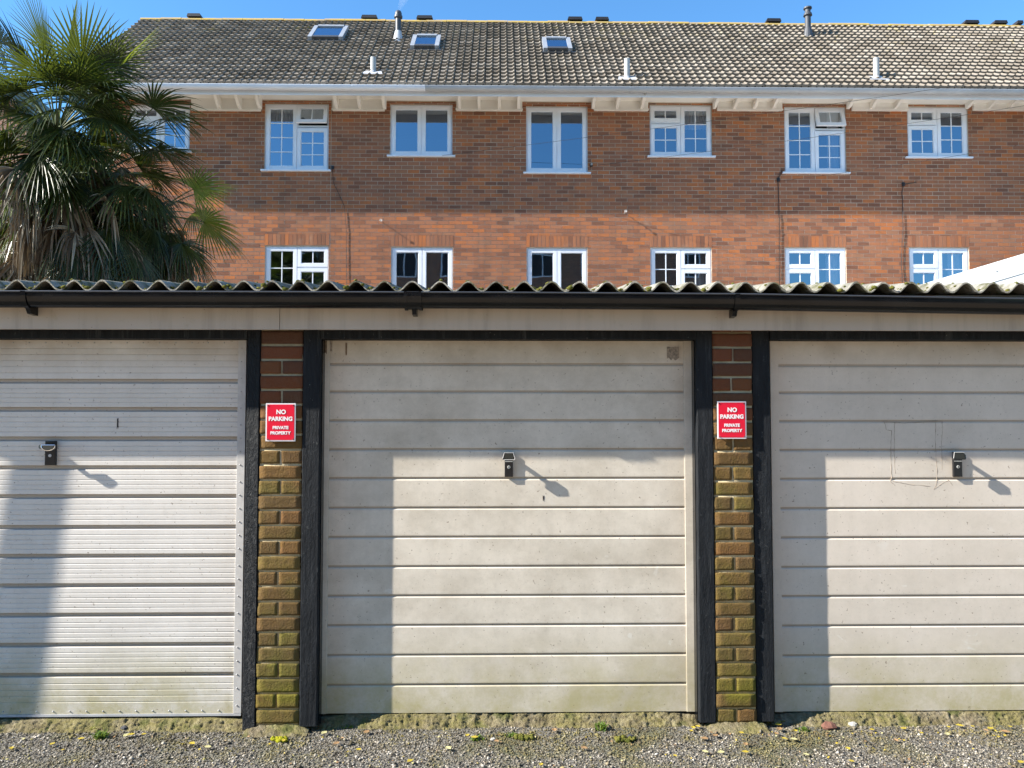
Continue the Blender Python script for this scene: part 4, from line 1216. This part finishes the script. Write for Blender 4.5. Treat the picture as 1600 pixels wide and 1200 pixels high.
# ================================================================== white outbuilding at the right
SY = 6.6
shed = empty("white_outbuilding", at(1430, 449.5, SY), "white boarded sloping gable rising behind the garage roof at the right", "outbuilding")
shed.location.z = 0
b0 = at(1430, 449.5, SY); b1 = at(1600, 396, SY); sl_ = (b1.z - b0.z) / (b1.x - b0.x) * .93
XL, XM = b0.x - .3, b0.x + 3.4
def zt_(x): return b0.z + (x - b0.x) * sl_
for k_, (o0, o1, dy) in enumerate(((0, -.245, -.03), (-.245, -.49, -.022))):
    f = MB(); f.prism([(XL, zt_(XL) + o1), (XM, zt_(XM) + o1), (XM, zt_(XM) + o0), (XL, zt_(XL) + o0)], 'y', SY + dy, SY + .02)
    f.build("bargeboard", "shed_white", shed, bevel=.004)
f = MB(); f.prism([(XL + .3, 0), (XM, 0), (XM, zt_(XM) - .3), (XL + .3, zt_(XL + .3) - .3)], 'y', SY + .021, SY + 3); f.build("wall", "shed_white", shed)
f = MB(); f.prism([(XL, zt_(XL) + .002), (XM, zt_(XM) + .002), (XM, zt_(XM) + .02), (XL, zt_(XL) + .02)], 'y', SY + .0, SY + 3.1); f.build("roof", "shed_white", shed)
q = at(1545, 428, SY - .03); f = MB(); f.tube([(q.x, SY - .028, q.z), (q.x, SY - .036, q.z)], .012, 10); f.build("fixing", "lead_grey", shed)
shed.rotation_euler.z = R(-12)

# ================================================================== other buildings round about
def plain_house(name, label, x0, x1, y0, y1, ze, zr, gable_x, wins_, wall_mat="brick_plain", face=+1):
    root = empty(name, ((x0 + x1) / 2, (y0 + y1) / 2, 0), label, "house")
    w = MB(); w.box(x0, x1, y0, y1, 0, ze)
    if gable_x:                                            # ridge runs along y
        xm = (x0 + x1) / 2
        w.prism([(x0, ze), (x1, ze), (xm, zr)], 'y', y0 + .001, y1 - .001)
    else:
        ym = (y0 + y1) / 2; w.prism([(y0, ze), (y1, ze), (ym, zr)], 'x', x0 + .001, x1 - .001)
    w.build("wall", wall_mat, root)
    r = MB(); o_ = .35; t = .12
    if gable_x:
        s_ = (zr - ze) / (xm - x0)
        r.prism([(x0 - o_, ze - o_ * s_), (xm, zr), (x1 + o_, ze - o_ * s_), (x1 + o_, ze - o_ * s_ + t), (xm, zr + t), (x0 - o_, ze - o_ * s_ + t)], 'y', y0 - .1, y1 + .1)
    else:
        s_ = (zr - ze) / (ym - y0)
        r.prism([(y0 - o_, ze - o_ * s_), (ym, zr), (y1 + o_, ze - o_ * s_), (y1 + o_, ze - o_ * s_ + t), (ym, zr + t), (y0 - o_, ze - o_ * s_ + t)], 'x', x0 - .1, x1 + .1)
    r.build("roof", "roof_tile", root)
    for (wx, wz, ww, wh) in wins_:
        yw = y1 if face > 0 else y0; dy = .02 * face
        f = MB(); ya, yb = sorted((yw + dy * 2.5, yw - dy)); ring(f, wx, wx + ww, wz, wz + wh, .07, ya, yb); f.box(wx + ww / 2 - .03, wx + ww / 2 + .03, ya, yb, wz + .07, wz + wh - .07)
        fo = f.build("window", "upvc_white", root)
        f = MB(); yg = yw + dy; f.box(wx + .07, wx + ww - .07, min(yg, yg - .002), max(yg, yg - .002), wz + .07, wz + wh - .07); f.build("glass", "dark_vent", fo)
q = at(48, 180, 24)
plain_house("neighbour_house", "distant brown brick gable glimpsed past the palm at the left edge", q.x - 9, q.x, 24, 32, q.z - .1, q.z + 3.75, True, [])
plain_house("opposite_house", "brick terrace facing the garages across the lane, mirrored in the lower windows", -15, 11.5, -24, -14.5, 10.6, 13.4, False,
            [(x, z_, 1.2, 1.25) for x in (-13, -10.5, -8, -5.5, -3, -.6, 1.6, 4.2, 6.8, 9.2) for z_ in (1.2, 4.0, 6.6, 8.7)])
# unseen post left of the view, inferred from its shadow across the ribbed door
tp = empty("post", (-4.46, -.365, 0), "slim leaning wooden post whose shadow crosses the ribbed white door", "post")
f = MB(); lx = .105
f.tube([(-4.46 + lx * z_, -.365, z_) for z_ in (-.2, 1.0, 2.0, 3.0, 4.0, 5.0)], [.038, .0375, .037, .0365, .036, .035], 14); f.build("pole", "pole_wood", tp, smooth=True)
f = MB(); X = -4.46 + lx * 5; f.box(X - .07, X + .07, -.435, -.295, 5.0, 5.04); f.build("post_cap", "lead_grey", tp, bevel=.005)

# ================================================================== leaf litter, weeds and stones on the lane
def fallen_leaf(px, py, size, mat, label, group):
    p = gat(px, py, .012); f = MB(); a = random.uniform(0, 6.28); n = 9
    pts = []
    up_ = random.uniform(.1, .5)
    for i in range(n):
        u = i / (n - 1); w = math.sin(math.pi * u ** .8) * .36 * (1 + .25 * math.sin(i * 2.6)); pts.append((u - .5, w))
    i0 = len(f.v)
    for (u, w) in pts:
        for sgn in (-1, 0, 1):
            x = u * size; y = sgn * w * size; z_ = .3 * size * up_ * (abs(sgn) * w * 2 + 1.6 * u * u) + .004
            f.v.append((p.x + x * math.cos(a) - y * math.sin(a), p.y + x * math.sin(a) + y * math.cos(a), p.z + z_))
    for i in range(n - 1):
        b = 3 * i; f.f += [(b, b + 3, b + 4, b + 1), (b + 1, b + 4, b + 5, b + 2)]; f.mi += [0, 0]
    o = f.build("fallen_leaf", mat); tag(o, label, "leaf", group)
YL = [(82, 1163), (443, 1158), (730, 1150), (741, 1153), (1083, 1138), (1090, 1136), (1080, 1143), (1226, 1155), (1164, 1176), (1202, 1130), (1216, 1133), (1222, 1128), (1243, 1143), (1482, 1137), (1500, 1135), (1520, 1136), (1548, 1139), (1578, 1136), (1362, 1141), (1412, 1139), (1158, 1146), (845, 1196), (1055, 1182), (1595, 1192), (1560, 1152), (1440, 1146), (1325, 1171), (205, 1149), (225, 1148), (127, 1155), (18, 1170), (1330, 1190), (300, 1163), (560, 1172), (640, 1190)]
PL = [(197, 1150), (506, 1146), (468, 1143), (1300, 1136), (1102, 1176), (1126, 1177), (1260, 1180), (150, 1138), (390, 1135), (1240, 1156), (700, 1170), (325, 1168), (1480, 1148)]
BL = [(866, 1142), (776, 1159), (1118, 1150), (1213, 1147), (1218, 1140), (1165, 1164), (1100, 1155), (525, 1163), (573, 1144), (1540, 1142), (1570, 1144), (913, 1170), (1400, 1158)]
for (x, y) in YL: fallen_leaf(x, y, random.uniform(.022, .04), "leaf_yellow", "small curled yellow leaf lying on the gravel", "yellow leaves on the gravel")
for (x, y) in PL: fallen_leaf(x, y, random.uniform(.025, .042), "leaf_pale", "small pale faded leaf lying on the gravel", "pale leaves on the gravel")
for (x, y) in BL: fallen_leaf(x, y, random.uniform(.026, .045), "leaf_brown", "small dry brown leaf lying on the gravel", "brown leaves on the gravel")
def weed(px, py, n, h, label):
    p = gat(px, py, .0); f = MB()
    for i in range(n):
        a = random.uniform(0, 6.28); r = random.uniform(0, .035); b = Vector((p.x + r * math.cos(a), p.y + r * .6 * math.sin(a), 0)); a2 = random.uniform(0, 6.28); l = h * random.uniform(.5, 1)
        d = Vector((math.cos(a2), math.sin(a2), 0)); w = Vector((-d.y, d.x, 0)) * random.uniform(.002, .0045)
        m_ = b + d * l * .3 + Vector((0, 0, l * .7)); t_ = b + d * l * .8 + Vector((0, 0, l * .8))
        i0 = len(f.v); f.v += [tuple(b - w), tuple(b + w), tuple(m_ - w * 1.2), tuple(m_ + w * 1.2), tuple(t_)]
        f.f += [(i0, i0 + 1, i0 + 3, i0 + 2), (i0 + 2, i0 + 3, i0 + 4)]; f.mi += [0, 0]
    tag(f.build("weed", "weed_green"), label, "weed", "weeds along the garage fronts")
weed(941, 1141, 46, .045, "upright little weed at the right half of the cream door's step")
weed(745, 1156, 40, .026, "low green weed beside yellow leaves before the cream door's middle")
weed(157, 1154, 50, .04, "spreading grassy weed on the gravel before the ribbed door")
weed(1256, 1143, 36, .024, "tiny green weed near the left end of the beige door's step")
weed(800, 1151, 46, .02, "sparse flat weed on the gravel under the cream door's handle")
weed(545, 1138, 20, .02, "small weed at the left end of the cream door's step")
weed(70, 1142, 30, .02, "faint low weed at the foot of the ribbed door's step by the left edge")
def mossclump(px, py, w, mat, label):
    p = gat(px, py, 0); f = MB()
    for i in range(26):
        a = random.uniform(0, 6.28); r = random.random() ** .6
        rr = random.uniform(.006, .012)
        blob(f, (p.x + w * r * math.cos(a), p.y + w * .45 * r * math.sin(a), .008), (rr * 1.2, rr * 1.2, rr), 7, 5)
    tag(f.build("moss_clump", mat, smooth=True), label, "moss", "moss clumps on the gravel")
mossclump(435, 1158, .05, "moss_bright", "bright yellow green moss cushion on the gravel before the left brick pier")
mossclump(818, 1154, .05, "moss", "dull green moss patch on the gravel before the cream door")
mossclump(155, 1141, .035, "moss", "dark green moss patch at the foot of the ribbed door's step")
mossclump(1160, 1131, .04, "moss", "dark moss at the foot of the right brick pier")
mossclump(975, 1158, .06, "moss", "thin moss patch right of the little upright weed")
def stone(px, py, r, mat, name, label, cat):
    p = gat(px, py, 0); f = MB(); blob(f, (p.x, p.y, r * .4), (r, r * .8, r * .6), 9, 6); tag(f.build(name, mat), label, cat)
simple("red_rubble", (.15, .065, .045), .9, .3, 40, bump=.6); simple("pale_stone", (.36, .34, .30), .8, .15, 30, bump=.5); simple("dark_stone", (.04, .04, .045), .8, .2, 30, bump=.5)
simple("mortar_lump", (.36, .30, .18), .95, .3, 30, bump=.8)
stone(1296, 1139, .035, "red_rubble", "brick_fragment", "broken red brick piece at the foot of the beige door's step", "rubble")
stone(1333, 1135, .022, "pale_stone", "stone", "pale stone at the foot of the beige door's step", "stone")
stone(985, 1153, .018, "dark_stone", "stone", "dark stone on the gravel before the cream door's right side", "stone")
stone(770, 1157, .014, "pale_stone", "stone", "small pale stone beside the cream door's middle", "stone")
stone(195, 1140, .02, "dark_stone", "stone", "dark stone at the foot of the ribbed door's step", "stone")
stone(1105, 1125, .035, "mortar_lump", "mortar_lump", "rough mortar lump under the cream door's right jamb", "rubble")
stone(1133, 1130, .035, "mortar_lump", "mortar_lump", "rough mortar lump at the front of the right brick pier", "rubble")

# scraps of leaf litter along the thresholds, thickest at the right
lt = MB()
for k_ in range(520):
    x = random.uniform(-2.4, 3.0)
    if random.random() > (.9 if x > 1.2 else .28): continue
    y = -.06 - .45 * random.random() ** 2; r = random.uniform(.003, .009); a = random.uniform(0, 6.28); z_ = random.uniform(.006, .014)
    lt.k = random.choice((0, 0, 1, 2, 2))
    pts = [(x + r * random.uniform(.6, 1.2) * math.cos(a + t), y + r * random.uniform(.6, 1.2) * math.sin(a + t), z_ + random.uniform(-.003, .004)) for t in (0, 1.4, 3.0, 4.5)]
    lt.quad(*pts)
tag(lt.build("leaf_litter", ["leaf_yellow", "leaf_pale", "leaf_brown"]), "scraps of yellow and brown leaf litter strewn along the garage steps", "leaf litter", kind="stuff")

# faint vapour from the left flue
X, s_ = rpx(622, 60); b = rp(X, s_, .02); zt = at(622, 17, b[1]).z
f = MB(); P = [(X + .02, b[1], zt + .02), (X + .05, b[1], zt + .12), (X + .10, b[1], zt + .24), (X + .18, b[1], zt + .42)]
f.tube(P, [.03, .06, .09, .12], 12)
m = bpy.data.materials.new("vapour"); m.use_nodes = True; n = m.node_tree.nodes; n.remove(n["Principled BSDF"])
vs_ = n.new("ShaderNodeVolumePrincipled"); vs_.inputs["Density"].default_value = .8; vs_.inputs["Color"].default_value = (.9, .9, .9, 1)
m.node_tree.links.new(vs_.outputs[0], n["Material Output"].inputs["Volume"]); MT["vapour"] = m
tag(f.build("vapour_plume", "vapour", smooth=True), "faint white vapour drifting off the left roof flue", "vapour", kind="stuff")
